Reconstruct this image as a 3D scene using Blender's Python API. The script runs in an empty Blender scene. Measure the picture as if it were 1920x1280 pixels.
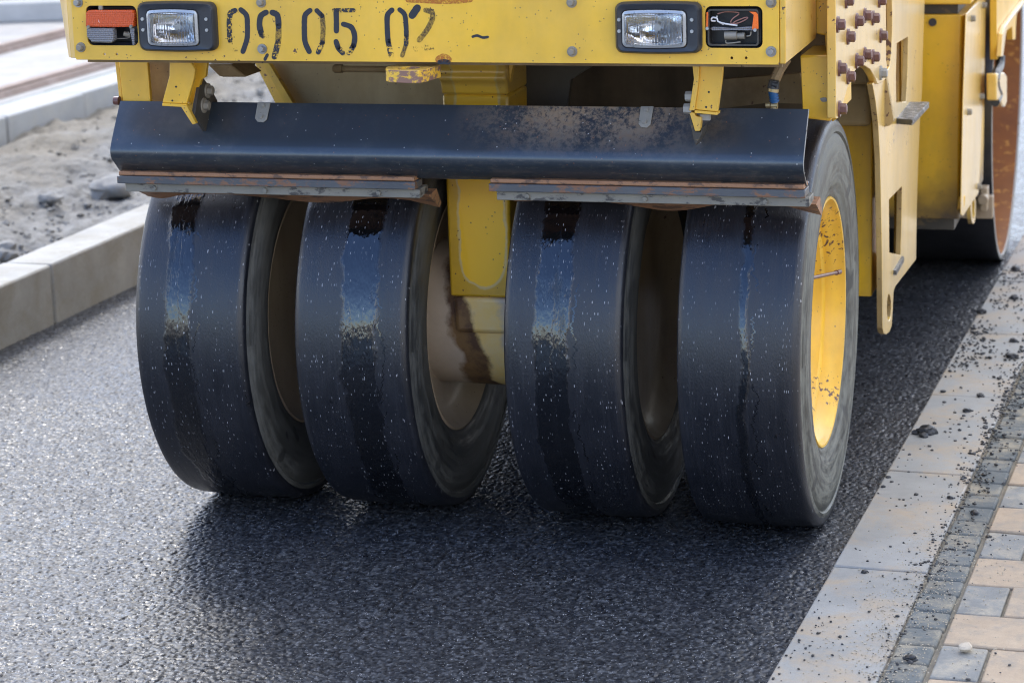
import bpy, bmesh, math, random
import numpy as np
from mathutils import Vector, Matrix, noise as mnoise
random.seed(7)
S = bpy.context.scene
COL = S.collection
# ------------------------------------------------------------------ camera
CAMP = Vector((1.4041, -5.2761, 1.7185))
F = 4625.5
R3 = (Matrix.Rotation(0.2734, 3, 'Z') @ Matrix.Rotation(0.0287, 3, 'Y') @ Matrix.Rotation(math.pi/2-0.2394, 3, 'X'))
cam = bpy.data.cameras.new('camera'); camo = bpy.data.objects.new('camera', cam); COL.objects.link(camo)
camo.matrix_world = Matrix.Translation(CAMP) @ R3.to_4x4()
cam.sensor_width = 36; cam.lens = F/1920*36; cam.clip_end = 2000; cam.clip_start = .1
cam.dof.use_dof = True; cam.dof.focus_distance = 5.0; cam.dof.aperture_fstop = 6.0
S.camera = camo

def at(px, py, ax, v):
    """a measured picture point put on the real plane ax = v"""
    d = R3 @ Vector(((px-960)/F, -(py-640)/F, -1.0)); i = 'xyz'.index(ax)
    return CAMP + d*((v-CAMP[i])/d[i])

# ------------------------------------------------------------------ node helpers
class NT:
    def __init__(s, name):
        s.m = bpy.data.materials.new(name); s.m.use_nodes = True
        s.t = s.m.node_tree; s.n = s.t.nodes; s.l = s.t.links
        s.b = s.n['Principled BSDF']; s.out = s.n['Material Output']
        s.tc = s.n.new('ShaderNodeTexCoord'); s.P = s.tc.outputs['Object']
    def set(s, **k):
        for a, v in k.items():
            i = s.b.inputs[a.replace('_', ' ')]
            s.put(i, v)
        return s
    def put(s, i, v):
        if hasattr(v, 'is_output') or hasattr(v, 'links'): s.l.new(v, i)
        elif isinstance(v, (tuple, list)): i.default_value = tuple(v)+((1,) if len(v) == 3 and i.type == 'RGBA' else ())
        else: i.default_value = v
    def mapping(s, v=None, scale=(1, 1, 1), loc=(0, 0, 0)):
        n = s.n.new('ShaderNodeMapping'); s.l.new(v or s.P, n.inputs[0]); n.inputs['Scale'].default_value = scale; n.inputs['Location'].default_value = loc
        return n.outputs[0]
    def noise(s, scale, det=4, rough=.5, v=None, dist=0):
        n = s.n.new('ShaderNodeTexNoise'); s.l.new(v or s.P, n.inputs['Vector'])
        n.inputs['Scale'].default_value = scale; n.inputs['Detail'].default_value = det; n.inputs['Roughness'].default_value = rough; n.inputs['Distortion'].default_value = dist
        return n.outputs['Fac']
    def vor(s, scale, v=None, feat='F1', out='Distance', rand=1):
        n = s.n.new('ShaderNodeTexVoronoi'); n.feature = feat; s.l.new(v or s.P, n.inputs['Vector']); n.inputs['Scale'].default_value = scale
        n.inputs['Randomness'].default_value = rand
        return n.outputs[out]
    def ramp(s, f, stops, interp='LINEAR'):
        n = s.n.new('ShaderNodeValToRGB'); s.l.new(f, n.inputs[0]); e = n.color_ramp.elements; n.color_ramp.interpolation = interp
        while len(e) < len(stops): e.new(.5)
        for i, (p, c) in enumerate(stops):
            e[i].position = p; e[i].color = (c, c, c, 1) if isinstance(c, (int, float)) else tuple(c)+(1,)
        return n.outputs['Color']
    def math(s, op, a, b=0., c=None, clamp=False):
        n = s.n.new('ShaderNodeMath'); n.operation = op; n.use_clamp = clamp
        s.put(n.inputs[0], a); s.put(n.inputs[1], b)
        if c is not None: s.put(n.inputs[2], c)
        return n.outputs[0]
    def mix(s, f, a, b, bt='MIX'):
        n = s.n.new('ShaderNodeMix'); n.data_type = 'RGBA'; n.blend_type = bt
        s.put(n.inputs[0], f); s.put(n.inputs[6], a); s.put(n.inputs[7], b)
        return n.outputs[2]
    def sep(s, v=None):
        n = s.n.new('ShaderNodeSeparateXYZ'); s.l.new(v or s.P, n.inputs[0]); return n.outputs
    def bump(s, h, strength=.3, dist=.01, nrm=None):
        n = s.n.new('ShaderNodeBump'); s.l.new(h, n.inputs['Height']); n.inputs['Strength'].default_value = strength; n.inputs['Distance'].default_value = dist
        if nrm: s.l.new(nrm, n.inputs['Normal'])
        return n.outputs[0]
    def band(s, x, lo, hi, soft):   # 1 between lo and hi
        a = s.math('MULTIPLY_ADD', x, 1/soft, -lo/soft+.5, clamp=True); b = s.math('MULTIPLY_ADD', x, -1/soft, hi/soft+.5, clamp=True)
        return s.math('MULTIPLY', a, b)

def simple(name, col, rough=.5, metal=0., coat=0., nz=.15, bscale=200, bstr=.08, spec=.5):
    m = NT(name); f = m.noise(14, 6, .6)
    c = m.mix(m.ramp(f, [(.3, 0.), (.7, 1.)]), tuple(x*(1-nz) for x in col), tuple(min(1, x*(1+nz)) for x in col))
    r = m.math('MULTIPLY_ADD', m.noise(60, 4), .2, rough-.1)
    m.set(Base_Color=c, Roughness=r, Metallic=metal, Coat_Weight=coat, Specular_IOR_Level=spec, Normal=m.bump(m.noise(bscale, 3), bstr, .002))
    return m.m

def paint(name, col=(.87, .505, .03), dirt=.25, dust=.15, chips=.5, rough=.34, dirtcol=(.17, .11, .045), dustcol=(.55, .44, .25), coat=.25, chipscale=70):
    m = NT(name)
    big = m.noise(3.2, 6, .62, dist=.4); mid = m.noise(17, 6, .65)
    c = m.mix(m.ramp(mid, [(.25, 0.), (.8, 1.)]), tuple(x*.9 for x in col), tuple(min(1, x*1.06) for x in col))
    du = m.math('MULTIPLY', m.ramp(m.noise(4.5, 7, .7), [(.35, 0.), (.75, 1.)]), dust*2, clamp=True)
    c = m.mix(du, c, dustcol)
    streak = m.noise(9, 5, .6, m.mapping(scale=(1, 1, .18)))
    di = m.math('MULTIPLY', m.ramp(m.math('ADD', m.math('MULTIPLY', big, .5), m.math('MULTIPLY', streak, .5)), [(.42, 0.), (.66, 1.)]), dirt*1.6, clamp=True)
    c = m.mix(di, c, dirtcol)
    # fine specks of tar
    sp = m.vor(95, m.P); spk = m.math('MULTIPLY', m.math('LESS_THAN', sp, .13), m.math('GREATER_THAN', m.noise(23, 3), .53))
    c = m.mix(m.math('MULTIPLY', spk, .75), c, (.09, .06, .04))
    sp2 = m.math('MULTIPLY', m.math('LESS_THAN', m.math('ADD', m.vor(34), m.math('MULTIPLY', m.noise(140, 3), .12)), .115), m.math('GREATER_THAN', m.noise(9, 3), .5)); c = m.mix(m.math('MULTIPLY', sp2, .8), c, (.06, .045, .035))
    # chips down to rust
    cn = m.math('ADD', m.math('MULTIPLY', m.noise(chipscale, 4, .6), .6), m.math('MULTIPLY', m.noise(7, 3), .4))
    ch = m.ramp(cn, [(.70-.07*chips, 0.), (.712-.07*chips, 1.)])
    c = m.mix(ch, c, (.10, .045, .028))
    rg = m.math('ADD', m.math('MULTIPLY_ADD', mid, .25, rough-.12), m.math('MULTIPLY', di, .3))
    m.set(Base_Color=c, Roughness=rg, Coat_Weight=coat, Coat_Roughness=.2,
          Normal=m.bump(m.math('ADD', m.math('MULTIPLY', m.noise(160, 3), .3), m.math('MULTIPLY', ch, -.8)), .12, .002, m.bump(m.noise(5, 2), .12, .01)))
    return m.m

M = {}
M['yellow'] = paint('yellow_paint', dirt=.17, dust=.10, chips=.7, dustcol=(.72, .52, .22))
M['yellow_dirty'] = paint('dirty_yellow_paint', dirt=.42, dust=.15, chips=.9)
M['yellow_side'] = paint('yellow_side_paint', col=(.87, .54, .08), dirt=.24, dust=.16, chips=.8, rough=.30, coat=1., dustcol=(.70, .56, .34))
M['yellow_olive'] = paint('aged_yellow_paint', col=(.76, .44, .012), dirt=.4, dust=.08, chips=.6)
M['tan'] = paint('dusty_tan_paint', col=(.40, .29, .13), dirt=.4, dust=.35, chips=.3, rough=.6, coat=0)
M['brown_grime'] = paint('grimy_brown_paint', col=(.20, .13, .065), dirt=.6, dust=.3, chips=.5, rough=.65, coat=0)
M['edge_rust'] = paint('rusty_plate_edge', col=(.50, .33, .10), dirt=.7, dust=.3, chips=1.6, rough=.6, coat=0)
M['bolt_brown'] = simple('painted_brown_bolt', (.13, .055, .045), .4, 0, .2)
M['bolt_steel'] = simple('zinc_bolt', (.32, .31, .30), .4, .8)
M['bolt_dull'] = simple('dull_bolt', (.28, .25, .2), .6, .3)
M['black_plastic'] = simple('black_plastic', (.025, .028, .035), .38, 0, 0, .2, 150, .1)
M['black'] = simple('black_housing', (.012, .012, .014), .35)
M['chrome_rim'] = simple('grey_lamp_rim', (.42, .43, .43), .3, .5)
M['wire_brown'] = simple('brown_wire', (.35, .16, .12), .4)
M['wire_white'] = simple('white_wire', (.7, .68, .66), .4)
M['blue_plastic'] = simple('blue_hose', (.02, .10, .26), .35)
M['brass'] = simple('dull_brass', (.45, .36, .2), .4, .6)

# ------------------------------------------------------------------ tyre materials
def tread_mat(name, bands, seed, dark=1.):
    m = NT(name); uv = m.tc.outputs['UV']      # metres: u round the tyre, v across it
    u, v = m.sep(uv)[0], m.sep(uv)[1]
    off = m.mapping(uv, loc=(seed*3.1, seed*1.7, 0))
    wob = m.noise(7, 4, .6, m.mapping(off, scale=(1, .5, 1))); wob2 = m.noise(50, 5, .62, m.mapping(off, scale=(.35, 1, 1)), dist=.3)
    wv = m.math('ADD', v, m.math('MULTIPLY_ADD', wob, .05, -.025)); wv = m.math('ADD', wv, m.math('MULTIPLY_ADD', wob2, .026, -.013))
    mask = None
    for lo, hi in bands:
        b = m.band(wv, lo, hi, .007); mask = b if mask is None else m.math('MAXIMUM', mask, b)
    dr = m.math('ABSOLUTE', m.math('SUBTRACT', m.math('ADD', v, m.math('MULTIPLY_ADD', m.noise(14, 5, .7, m.mapping(off, loc=(5, 5, 0), scale=(1, .2, 1))), .09, -.045)), bands[-1][1]+.012))
    mask = m.math('MAXIMUM', mask, m.math('MULTIPLY', m.math('LESS_THAN', dr, .0016), m.math('GREATER_THAN', m.noise(11, 2, .5, m.mapping(off, loc=(1, 7, 0))), .5)))
    spl = m.math('MULTIPLY', m.ramp(m.noise(38, 5, .7, m.mapping(off, loc=(8, 2, 0), scale=(.4, 1, 1))), [(.66, 0.), (.68, 1.)]), .85); mask = m.math('MAXIMUM', mask, spl)
    film = m.ramp(m.math('ADD', m.math('MULTIPLY', m.noise(26, 6, .7, m.mapping(off, scale=(.25, 1, 1))), .5), m.math('MULTIPLY', m.noise(7, 6, .7, off), .5)), [(.36, 0.), (.62, 1.)])
    scuff = m.ramp(m.noise(170, 4, .6, m.mapping(off, scale=(.03, 1, 1))), [(.5, 0.), (.75, 1.)]); film = m.math('ADD', m.math('MULTIPLY', film, .7), m.math('MULTIPLY', scuff, .45), clamp=True)
    c = m.mix(film, (.005*dark, .006*dark, .009*dark), (.014*dark, .015*dark, .021*dark))
    c = m.mix(mask, c, (.002, .0022, .003))
    patch = m.ramp(m.noise(16, 5, .7, m.mapping(off, loc=(3, 9, 0), scale=(.3, 1, 1))), [(.34, .35), (.46, 1.)]); mask = m.math('MULTIPLY', mask, patch)
    # light specks (grit, stretched by the rolling)
    def specks(sc, th, keep, st):
        p = m.mapping(off, scale=(1/st, 1, 1)); n = m.n.new('ShaderNodeTexVoronoi'); m.l.new(p, n.inputs['Vector']); n.inputs['Scale'].default_value = sc
        rnd = m.sep(n.outputs['Color'])[0]
        return m.math('MULTIPLY', m.math('LESS_THAN', n.outputs['Distance'], th), m.math('GREATER_THAN', rnd, keep)), rnd
    s1, r1 = specks(270, .26, .78, 3.2); s2, r2 = specks(135, .125, .74, 4.5)
    dens = m.ramp(m.noise(10, 6, .7, off), [(.42, .06), (.62, 1.)])
    s = m.math('MULTIPLY', m.math('MAXIMUM', m.math('MULTIPLY', s1, m.math('MULTIPLY_ADD', r1, 4., -3.0)), m.math('MULTIPLY', s2, m.math('MULTIPLY_ADD', r2, 5., -3.7))), dens, clamp=True)
    c = m.mix(m.math('MULTIPLY', s, .75), c, (.55, .55, .57))
    rg = m.math('MULTIPLY_ADD', film, .24, .30)
    rgm = m.n.new('ShaderNodeMix'); m.put(rgm.inputs[0], mask); m.put(rgm.inputs[2], rg); rgm.inputs[3].default_value = (.13, .05, .09, .11)[seed-1]
    rough = m.math('MAXIMUM', rgm.outputs[0], m.math('MULTIPLY', s, .6))
    fine = m.noise(330, 3, .6, m.mapping(off, scale=(.5, 1, 1)))
    pits = m.math('MULTIPLY', m.math('LESS_THAN', m.vor(60, m.mapping(off, scale=(.45, 1, 1))), .16), -1.)
    inv = m.math('SUBTRACT', 1., mask)
    dry = m.math('MULTIPLY', m.math('ADD', fine, m.math('MULTIPLY', pits, .8)), inv)
    wet = m.math('MULTIPLY', m.math('ADD', m.noise(75, 4, .6, m.mapping(off, scale=(.35, 1, 1)), dist=.3), m.math('MULTIPLY', m.noise(24, 3, .6, m.mapping(off, scale=(.6, 1, 1))), 2.5)), mask)
    n1 = m.bump(dry, .45, .0016)
    n2 = m.bump(wet, .34, .0030, n1)
    n3 = m.bump(mask, .10, .001, n2)
    m.set(Base_Color=c, Roughness=rough, Normal=n3, Specular_IOR_Level=m.math('MULTIPLY_ADD', mask, .3, .68))
    return m.m

def sidewall_mat(name, col, dustcol, dust):
    m = NT(name); s = m.sep(); r = m.math('SQRT', m.math('ADD', m.math('MULTIPLY', s[1], s[1]), m.math('MULTIPLY', s[2], s[2])))
    cmb = m.n.new('ShaderNodeCombineXYZ'); m.put(cmb.inputs[0], m.math('MULTIPLY', r, 22)); 
    ang = m.math('ARCTAN2', s[2], s[1]); m.put(cmb.inputs[1], m.math('MULTIPLY', ang, .9)); m.put(cmb.inputs[2], 0.)
    sw = m.noise(2.6, 8, .72, cmb.outputs[0], dist=.6)
    f = m.math('MULTIPLY', m.ramp(m.math('ADD', m.math('MULTIPLY', sw, .7), m.math('MULTIPLY', m.noise(22, 6, .7), .3)), [(.42, 0.), (.56, 1.)]), dust)
    c = m.mix(f, col, dustcol)
    blot = m.ramp(m.noise(11, 2, .4), [(.66, 0.), (.69, 1.)])
    c = m.mix(m.math('MULTIPLY', blot, .7), c, (.02, .02, .02))
    m.set(Base_Color=c, Roughness=m.math('MULTIPLY_ADD', f, .3, .4), Normal=m.bump(sw, .25, .004, m.bump(m.noise(160, 3), .2, .001)))
    return m.m
M['sidewall_dusty'] = sidewall_mat('dusty_sidewall_rubber', (.03, .031, .027), (.15, .147, .12), 1.)
M['sidewall_lit'] = sidewall_mat('lit_sidewall_rubber', (.07, .07, .064), (.15, .148, .135), .9)  # lighter copy of the dark sidewall, interior light put into the colour
M['sidewall_dark'] = sidewall_mat('dark_sidewall_rubber', (.026, .027, .027), (.085, .085, .078), .9)

# ------------------------------------------------------------------ more materials
def asphalt():
    m = NT('fresh_asphalt')
    warp = m.P
    v1 = m.n.new('ShaderNodeTexVoronoi'); m.l.new(warp, v1.inputs['Vector']); v1.inputs['Scale'].default_value = 78
    v2 = m.vor(170); n1 = m.noise(50, 6, .75); n2 = m.noise(6, 4, .6)
    rnd = m.sep(v1.outputs['Color'])[0]; rnd2 = m.sep(v1.outputs['Color'])[1]
    h = m.math('ADD', m.math('MULTIPLY', m.math('SUBTRACT', .6, v1.outputs['Distance']), m.math('MULTIPLY_ADD', rnd, .9, .25)), m.math('MULTIPLY', v2, -.25))
    h = m.math('ADD', h, m.math('MULTIPLY', n1, .9))
    c = m.mix(m.ramp(n1, [(.3, 0.), (.75, 1.)]), (.012, .0132, .016), (.046, .050, .057))
    c = m.mix(m.math('MULTIPLY', m.math('GREATER_THAN', rnd2, .8), .35), c, (.07, .072, .075))
    at_ = m.n.new('ShaderNodeAttribute'); at_.attribute_name = 'stone'; sv = m.sep(at_.outputs['Color'])
    c = m.mix(m.math('MULTIPLY', m.math('POWER', sv[0], 3.), .85), c, (.15, .157, .168)); c = m.mix(m.math('MULTIPLY', sv[1], .85), c, (.005, .005, .006))  # gaps between stones darkened: black binder plus occlusion put into the colour
    vs = m.n.new('ShaderNodeTexVoronoi'); m.l.new(m.P, vs.inputs['Vector']); vs.inputs['Scale'].default_value = 260
    sq = m.math('MULTIPLY', m.math('LESS_THAN', vs.outputs['Distance'], .34), m.math('GREATER_THAN', m.sep(vs.outputs['Color'])[0], .84)); c = m.mix(m.math('MULTIPLY', sq, m.math('MULTIPLY_ADD', m.sep(vs.outputs['Color'])[1], .9, .1)), c, (.46, .46, .47))  # sparkle on the stones painted in as pale specks
    c = m.mix(m.math('MULTIPLY', m.ramp(n2, [(.4, 0.), (.7, 1.)]), .35), c, (.035, .036, .042))
    big = m.noise(1.1, 3, .5)
    m.set(Base_Color=c, Roughness=m.math('MULTIPLY_ADD', rnd, .26, .24), Specular_IOR_Level=.38,
          Normal=m.bump(h, .5, .003, m.bump(m.math('ADD', n2, m.math('MULTIPLY', big, 2.)), .25, .01)))
    return m.m
M['asphalt'] = asphalt()

def concrete(name, a, b, stain=(.42, .33, .22), st=.3, rough=.75, bs=.25, sc=1.):
    m = NT(name); n1 = m.noise(5*sc, 7, .65); n2 = m.noise(45, 5, .7); n3 = m.noise(7*sc, 5, .6, m.mapping(loc=(4, 3, 1)), dist=.5)
    c = m.mix(m.ramp(n1, [(.3, 0.), (.7, 1.)]), a, b)
    c = m.mix(m.math('MULTIPLY', n2, .3), c, tuple(x*.6 for x in a))
    c = m.mix(m.math('MULTIPLY', m.ramp(m.math('ADD', m.math('MULTIPLY', n3, .72), m.math('MULTIPLY', m.noise(90, 4, .8), .28)), [(.465, 0.), (.62, 1.)]), st*.85), c, stain)
    fg = m.noise(420, 2, .7); c = m.mix(m.ramp(fg, [(.35, .22), (.6, 0.)]), c, tuple(x*.5 for x in a))
    dk = m.ramp(m.noise(11, 6, .75, m.mapping(loc=(9, 2, 5))), [(.55, 0.), (.75, 1.)])
    c = m.mix(m.math('MULTIPLY', dk, .25), c, tuple(x*.45 for x in a))
    pit = m.math('MULTIPLY', m.math('LESS_THAN', m.vor(120), .12), m.math('GREATER_THAN', n2, .5))
    c = m.mix(m.math('MULTIPLY', pit, .5), c, tuple(x*.4 for x in a))
    m.set(Base_Color=c, Roughness=rough, Normal=m.bump(m.math('ADD', m.math('MULTIPLY', n2, .6), m.math('MULTIPLY', pit, -.5)), bs, .003))
    return m.m
M['kerb_r'] = concrete('pale_kerb_concrete', (.265, .26, .238), (.385, .375, .345), (.42, .31, .19), .85, .6, .15)
M['kerb_l'] = concrete('kerb_concrete', (.25, .247, .23), (.39, .385, .36), (.22, .20, .155), .8, .7, .3)
M['kerb_far'] = concrete('far_kerb_concrete', (.28, .285, .28), (.38, .385, .38), (.4, .36, .28), .3, .7, .3)
M['slab'] = concrete('track_slab_concrete', (.27, .265, .255), (.37, .36, .345), (.45, .40, .34), .5, .75, .3)
M['sett'] = concrete('dark_sett_stone', (.10, .112, .11), (.18, .19, .182), (.38, .32, .22), .8, .85, .9, 2.)
M['paver_tan'] = concrete('tan_paver', (.39, .295, .20), (.52, .40, .275), (.27, .24, .195), .9, .8, .4, 2.)
M['paver_grey'] = concrete('grey_paver', (.185, .185, .172), (.28, .28, .262), (.44, .38, .28), .8, .8, .4, 2.)
M['joint_sand'] = concrete('joint_sand', (.20, .18, .14), (.34, .29, .21), (.1, .09, .08), .5, .9, .9, 3.)
M['ground'] = concrete('bare_ground', (.26, .25, .22), (.36, .34, .30), (.3, .25, .18), .5, .9, .5)
M['wall'] = concrete('wall_concrete', (.42, .42, .41), (.52, .52, .5), (.3, .3, .28), .3, .8, .2)
M['dark_far'] = simple('dark_panel', (.05, .055, .065), .6)
M['green_seal'] = simple('green_joint_seal', (.02, .07, .055), .6)
M['rail'] = concrete('rusty_rail_steel', (.17, .115, .085), (.27, .19, .15), (.35, .3, .28), .4, .6, .3)

def gravel():
    m = NT('gravel'); s = m.sep()
    n = m.noise(7, 7, .7); v = m.n.new('ShaderNodeTexVoronoi'); m.l.new(m.P, v.inputs['Vector']); v.inputs['Scale'].default_value = 38
    rnd = m.sep(v.outputs['Color'])[0]
    c = m.mix(m.ramp(n, [(.3, 0.), (.7, 1.)]), (.09, .087, .078), (.20, .195, .18))
    c = m.mix(m.math('MULTIPLY', rnd, .35), c, (.32, .315, .30))
    sand = m.math('MULTIPLY_ADD', m.math('ADD', s[0], m.math('MULTIPLY', m.noise(2.5, 5, .6), 1.3)), -2.6, -5.7, clamp=True)
    c = m.mix(m.math('MULTIPLY', sand, .85), c, m.mix(n, (.14, .12, .088), (.21, .185, .14)))
    m.set(Base_Color=c, Roughness=.9, Normal=m.bump(m.math('ADD', m.noise(30, 5, .7), m.math('MULTIPLY', v.outputs['Distance'], -.6)), .6, .02))
    return m.m
M['gravel'] = gravel()
M['rock'] = concrete('rock', (.16, .16, .155), (.27, .27, .26), (.3, .27, .22), .3, .8, .8, 3.)
M['tan_stone'] = concrete('tan_stone', (.5, .42, .32), (.62, .54, .42), (.3, .25, .2), .3, .8, .8, 3.)
M['crumb'] = simple('asphalt_crumb', (.018, .018, .02), .45, 0, 0, .3, 300, .5)
M['sandgrain'] = simple('sand_grain', (.42, .36, .27), .8)

def fender_mat():
    m = NT('black_fender_paint'); s = m.sep()
    n = m.noise(5, 6, .6, dist=.3); f = m.noise(55, 5, .7)
    c = m.mix(n, (.014, .021, .029), (.032, .042, .055))
    # worn grey-brown area right of the middle, near the top edge
    ax = m.band(s[0], .0, .40, .22); az = m.math('MULTIPLY_ADD', s[2], 12., -10.65, clamp=True)
    wear = m.math('MULTIPLY', m.math('MULTIPLY', ax, az), m.ramp(m.math('ADD', m.math('MULTIPLY', m.noise(95, 5, .8), .5), m.math('MULTIPLY', m.noise(13, 6, .75), .5)), [(.44, 0.), (.54, 1.)]))
    c = m.mix(m.math('MULTIPLY', wear, .85), c, m.mix(m.noise(80, 3), (.25, .235, .20), (.33, .19, .08)))
    scr = m.ramp(m.noise(40, 3, .7, m.mapping(scale=(.25, 1, 1))), [(.68, 0.), (.72, 1.)])
    c = m.mix(m.math('MULTIPLY', scr, .4), c, (.10, .10, .10))
    low = m.math('MULTIPLY_ADD', s[2], -30., 27.0, clamp=True); grit = m.ramp(m.noise(120, 5, .8, m.mapping(scale=(.4, 1, 1))), [(.52, 0.), (.66, 1.)])
    c = m.mix(m.math('MULTIPLY', m.math('MULTIPLY', low, grit), .6), c, (.13, .115, .095))
    haze = m.ramp(m.noise(10, 7, .75, m.mapping(loc=(2, 5, 1))), [(.5, 0.), (.8, 1.)]); c = m.mix(m.math('MULTIPLY', haze, .4), c, (.11, .115, .11))
    v = m.n.new('ShaderNodeTexVoronoi'); m.l.new(m.P, v.inputs['Vector']); v.inputs['Scale'].default_value = 85
    rnd = m.sep(v.outputs['Color'])[0]
    dot = m.math('MULTIPLY', m.math('LESS_THAN', v.outputs['Distance'], .12), m.math('GREATER_THAN', rnd, .62))
    c = m.mix(m.math('MULTIPLY', dot, .7), c, m.mix(m.math('GREATER_THAN', m.sep(v.outputs['Color'])[1], .6), (.42, .42, .40), (.22, .09, .04)))
    rust = m.ramp(m.math('ADD', m.math('MULTIPLY', m.noise(30, 5, .7), .7), m.math('MULTIPLY', m.noise(3, 3), .3)), [(.66, 0.), (.69, 1.)])
    c = m.mix(m.math('MULTIPLY', rust, .75), c, (.15, .065, .03))
    rg = m.math('ADD', m.math('MULTIPLY_ADD', n, .12, .26), m.math('MULTIPLY', m.math('MAXIMUM', wear, rust), .35))
    m.set(Base_Color=c, Roughness=rg, Coat_Weight=.5, Coat_Roughness=.25, Specular_IOR_Level=.7, Normal=m.bump(f, .06, .002, m.bump(m.noise(4, 3), .35, .012)))
    return m.m
M['fender'] = fender_mat()
def worn_metal(name, a, b, r, t=.5, rough=.55):
    m = NT(name); f = m.noise(42, 6, .72, m.mapping(scale=(.5, 1, 1.)))
    c = m.mix(m.noise(12, 5, .6), a, b); c = m.mix(m.ramp(f, [(t, 0.), (t+.06, 1.)]), c, r)
    m.set(Base_Color=c, Roughness=rough, Normal=m.bump(f, .35, .002)); return m.m
M['bar_blue'] = worn_metal('worn_black_bar', (.045, .05, .06), (.11, .115, .12), (.20, .10, .055), .50, .42)
M['bar_grey'] = worn_metal('worn_grey_bar', (.13, .125, .11), (.26, .24, .19), (.06, .055, .05), .55, .6)
M['rubber_orange'] = worn_metal('brown_rubber_flap', (.26, .12, .055), (.36, .19, .10), (.12, .07, .045), .52, .55)
M['plate_dark'] = worn_metal('grimy_dark_plate', (.035, .032, .028), (.075, .065, .05), (.14, .10, .05), .58, .5)
M['steel_grey'] = worn_metal('dull_steel', (.24, .235, .21), (.34, .33, .30), (.14, .12, .10), .58, .5)
M['tow_rust'] = worn_metal('chipped_rusty_metal', (.20, .10, .075), (.30, .17, .12), (.80, .48, .04), .49, .5)
M['drum_disc'] = worn_metal('rusty_drum_disc', (.34, .12, .018), (.12, .042, .016), (.50, .24, .05), .56, .5)
M['drum_steel'] = simple('polished_drum_steel', (.12, .12, .13), .32, .9, 0, .2)
M['inner_dark_grime'] = paint('darkened_brown_paint', col=(.11, .075, .04), dirt=.6, dust=.15, chips=.3, rough=.7, coat=0, dirtcol=(.04, .028, .018), dustcol=(.2, .15, .09))  # interior darkness put into the brown, with grime over it
M['interior_dark'] = simple('shade_dark_interior', (.045, .035, .022), .6)  # near-black colour stands in for the deep shade inside the body
def module_mat():
    mt = paint('soot_edged_yellow_paint', col=(.80, .46, .012), dirt=.25, dust=.06, chips=.5); t = mt.node_tree; b = t.nodes['Principled BSDF']; src = b.inputs['Base Color'].links[0].from_socket
    tc_ = t.nodes.new('ShaderNodeTexCoord'); sp = t.nodes.new('ShaderNodeSeparateXYZ'); t.links.new(tc_.outputs['Object'], sp.inputs[0])
    n_ = t.nodes.new('ShaderNodeTexNoise'); n_.inputs['Scale'].default_value = 14; n_.inputs['Detail'].default_value = 6; t.links.new(tc_.outputs['Object'], n_.inputs['Vector'])
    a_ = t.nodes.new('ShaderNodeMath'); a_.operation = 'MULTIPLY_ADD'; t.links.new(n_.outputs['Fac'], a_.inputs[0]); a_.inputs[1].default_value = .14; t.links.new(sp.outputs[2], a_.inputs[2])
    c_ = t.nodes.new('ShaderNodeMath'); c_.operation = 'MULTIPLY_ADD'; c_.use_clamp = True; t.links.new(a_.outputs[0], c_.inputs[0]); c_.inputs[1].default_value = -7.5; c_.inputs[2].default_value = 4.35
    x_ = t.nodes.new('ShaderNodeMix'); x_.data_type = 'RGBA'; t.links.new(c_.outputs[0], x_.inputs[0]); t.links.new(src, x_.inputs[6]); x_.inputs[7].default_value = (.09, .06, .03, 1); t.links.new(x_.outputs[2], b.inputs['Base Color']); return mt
M['module'] = module_mat()
M['rim_tan'] = paint('dusty_tan_rim', col=(.52, .40, .28), dirt=.25, dust=.3, chips=.5, rough=.5, coat=.1)  # dusty tan, lightened so the dim inner rims look lit
M['rim_brown'] = paint('brown_rim', col=(.34, .25, .17), dirt=.35, dust=.25, chips=.4, rough=.5, coat=.1)  # brown lightened too, in place of light between the tyres
M['rim_yellow'] = paint('yellow_rim', col=(.88, .50, .012), dirt=.25, dust=.05, chips=1.25, rough=.35, chipscale=90)

def post_mat():
    m = NT('wet_stained_yellow_paint'); s = m.sep()
    w = m.math('MULTIPLY_ADD', m.noise(12, 4, .6), .03, -.015)
    dx = m.math('DIVIDE', m.math('ABSOLUTE', m.math('SUBTRACT', m.math('ADD', s[0], w), -.119)), .050)
    dz = m.math('DIVIDE', m.math('MAXIMUM', m.math('SUBTRACT', .61, m.math('ADD', s[2], w)), 0.), .06)
    d = m.math('SQRT', m.math('ADD', m.math('MULTIPLY', dx, dx), m.math('MULTIPLY', dz, dz)))
    clean = m.math('MULTIPLY_ADD', d, -9., 9.5, clamp=True)
    c = m.mix(clean, m.mix(m.noise(18, 5, .6), (.76, .42, .012), (.42, .24, .02)), m.mix(m.noise(9, 4), (.90, .475, .006), (.93, .53, .015)))
    rim = m.band(d, .98, 1.08, .06); c = m.mix(m.math('MULTIPLY', rim, .6), c, (.62, .50, .25))
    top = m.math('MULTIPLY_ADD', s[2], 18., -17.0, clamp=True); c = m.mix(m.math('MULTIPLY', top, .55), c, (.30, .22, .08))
    sp = m.vor(75); spk = m.math('MULTIPLY', m.math('LESS_THAN', sp, .13), m.math('GREATER_THAN', m.noise(20, 3), .5))
    c = m.mix(m.math('MULTIPLY', spk, .9), c, (.08, .04, .02))
    m.set(Base_Color=c, Roughness=.32, Coat_Weight=.3, Normal=m.bump(m.noise(80, 3), .08, .002)); return m.m
M['post'] = post_mat()
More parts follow.
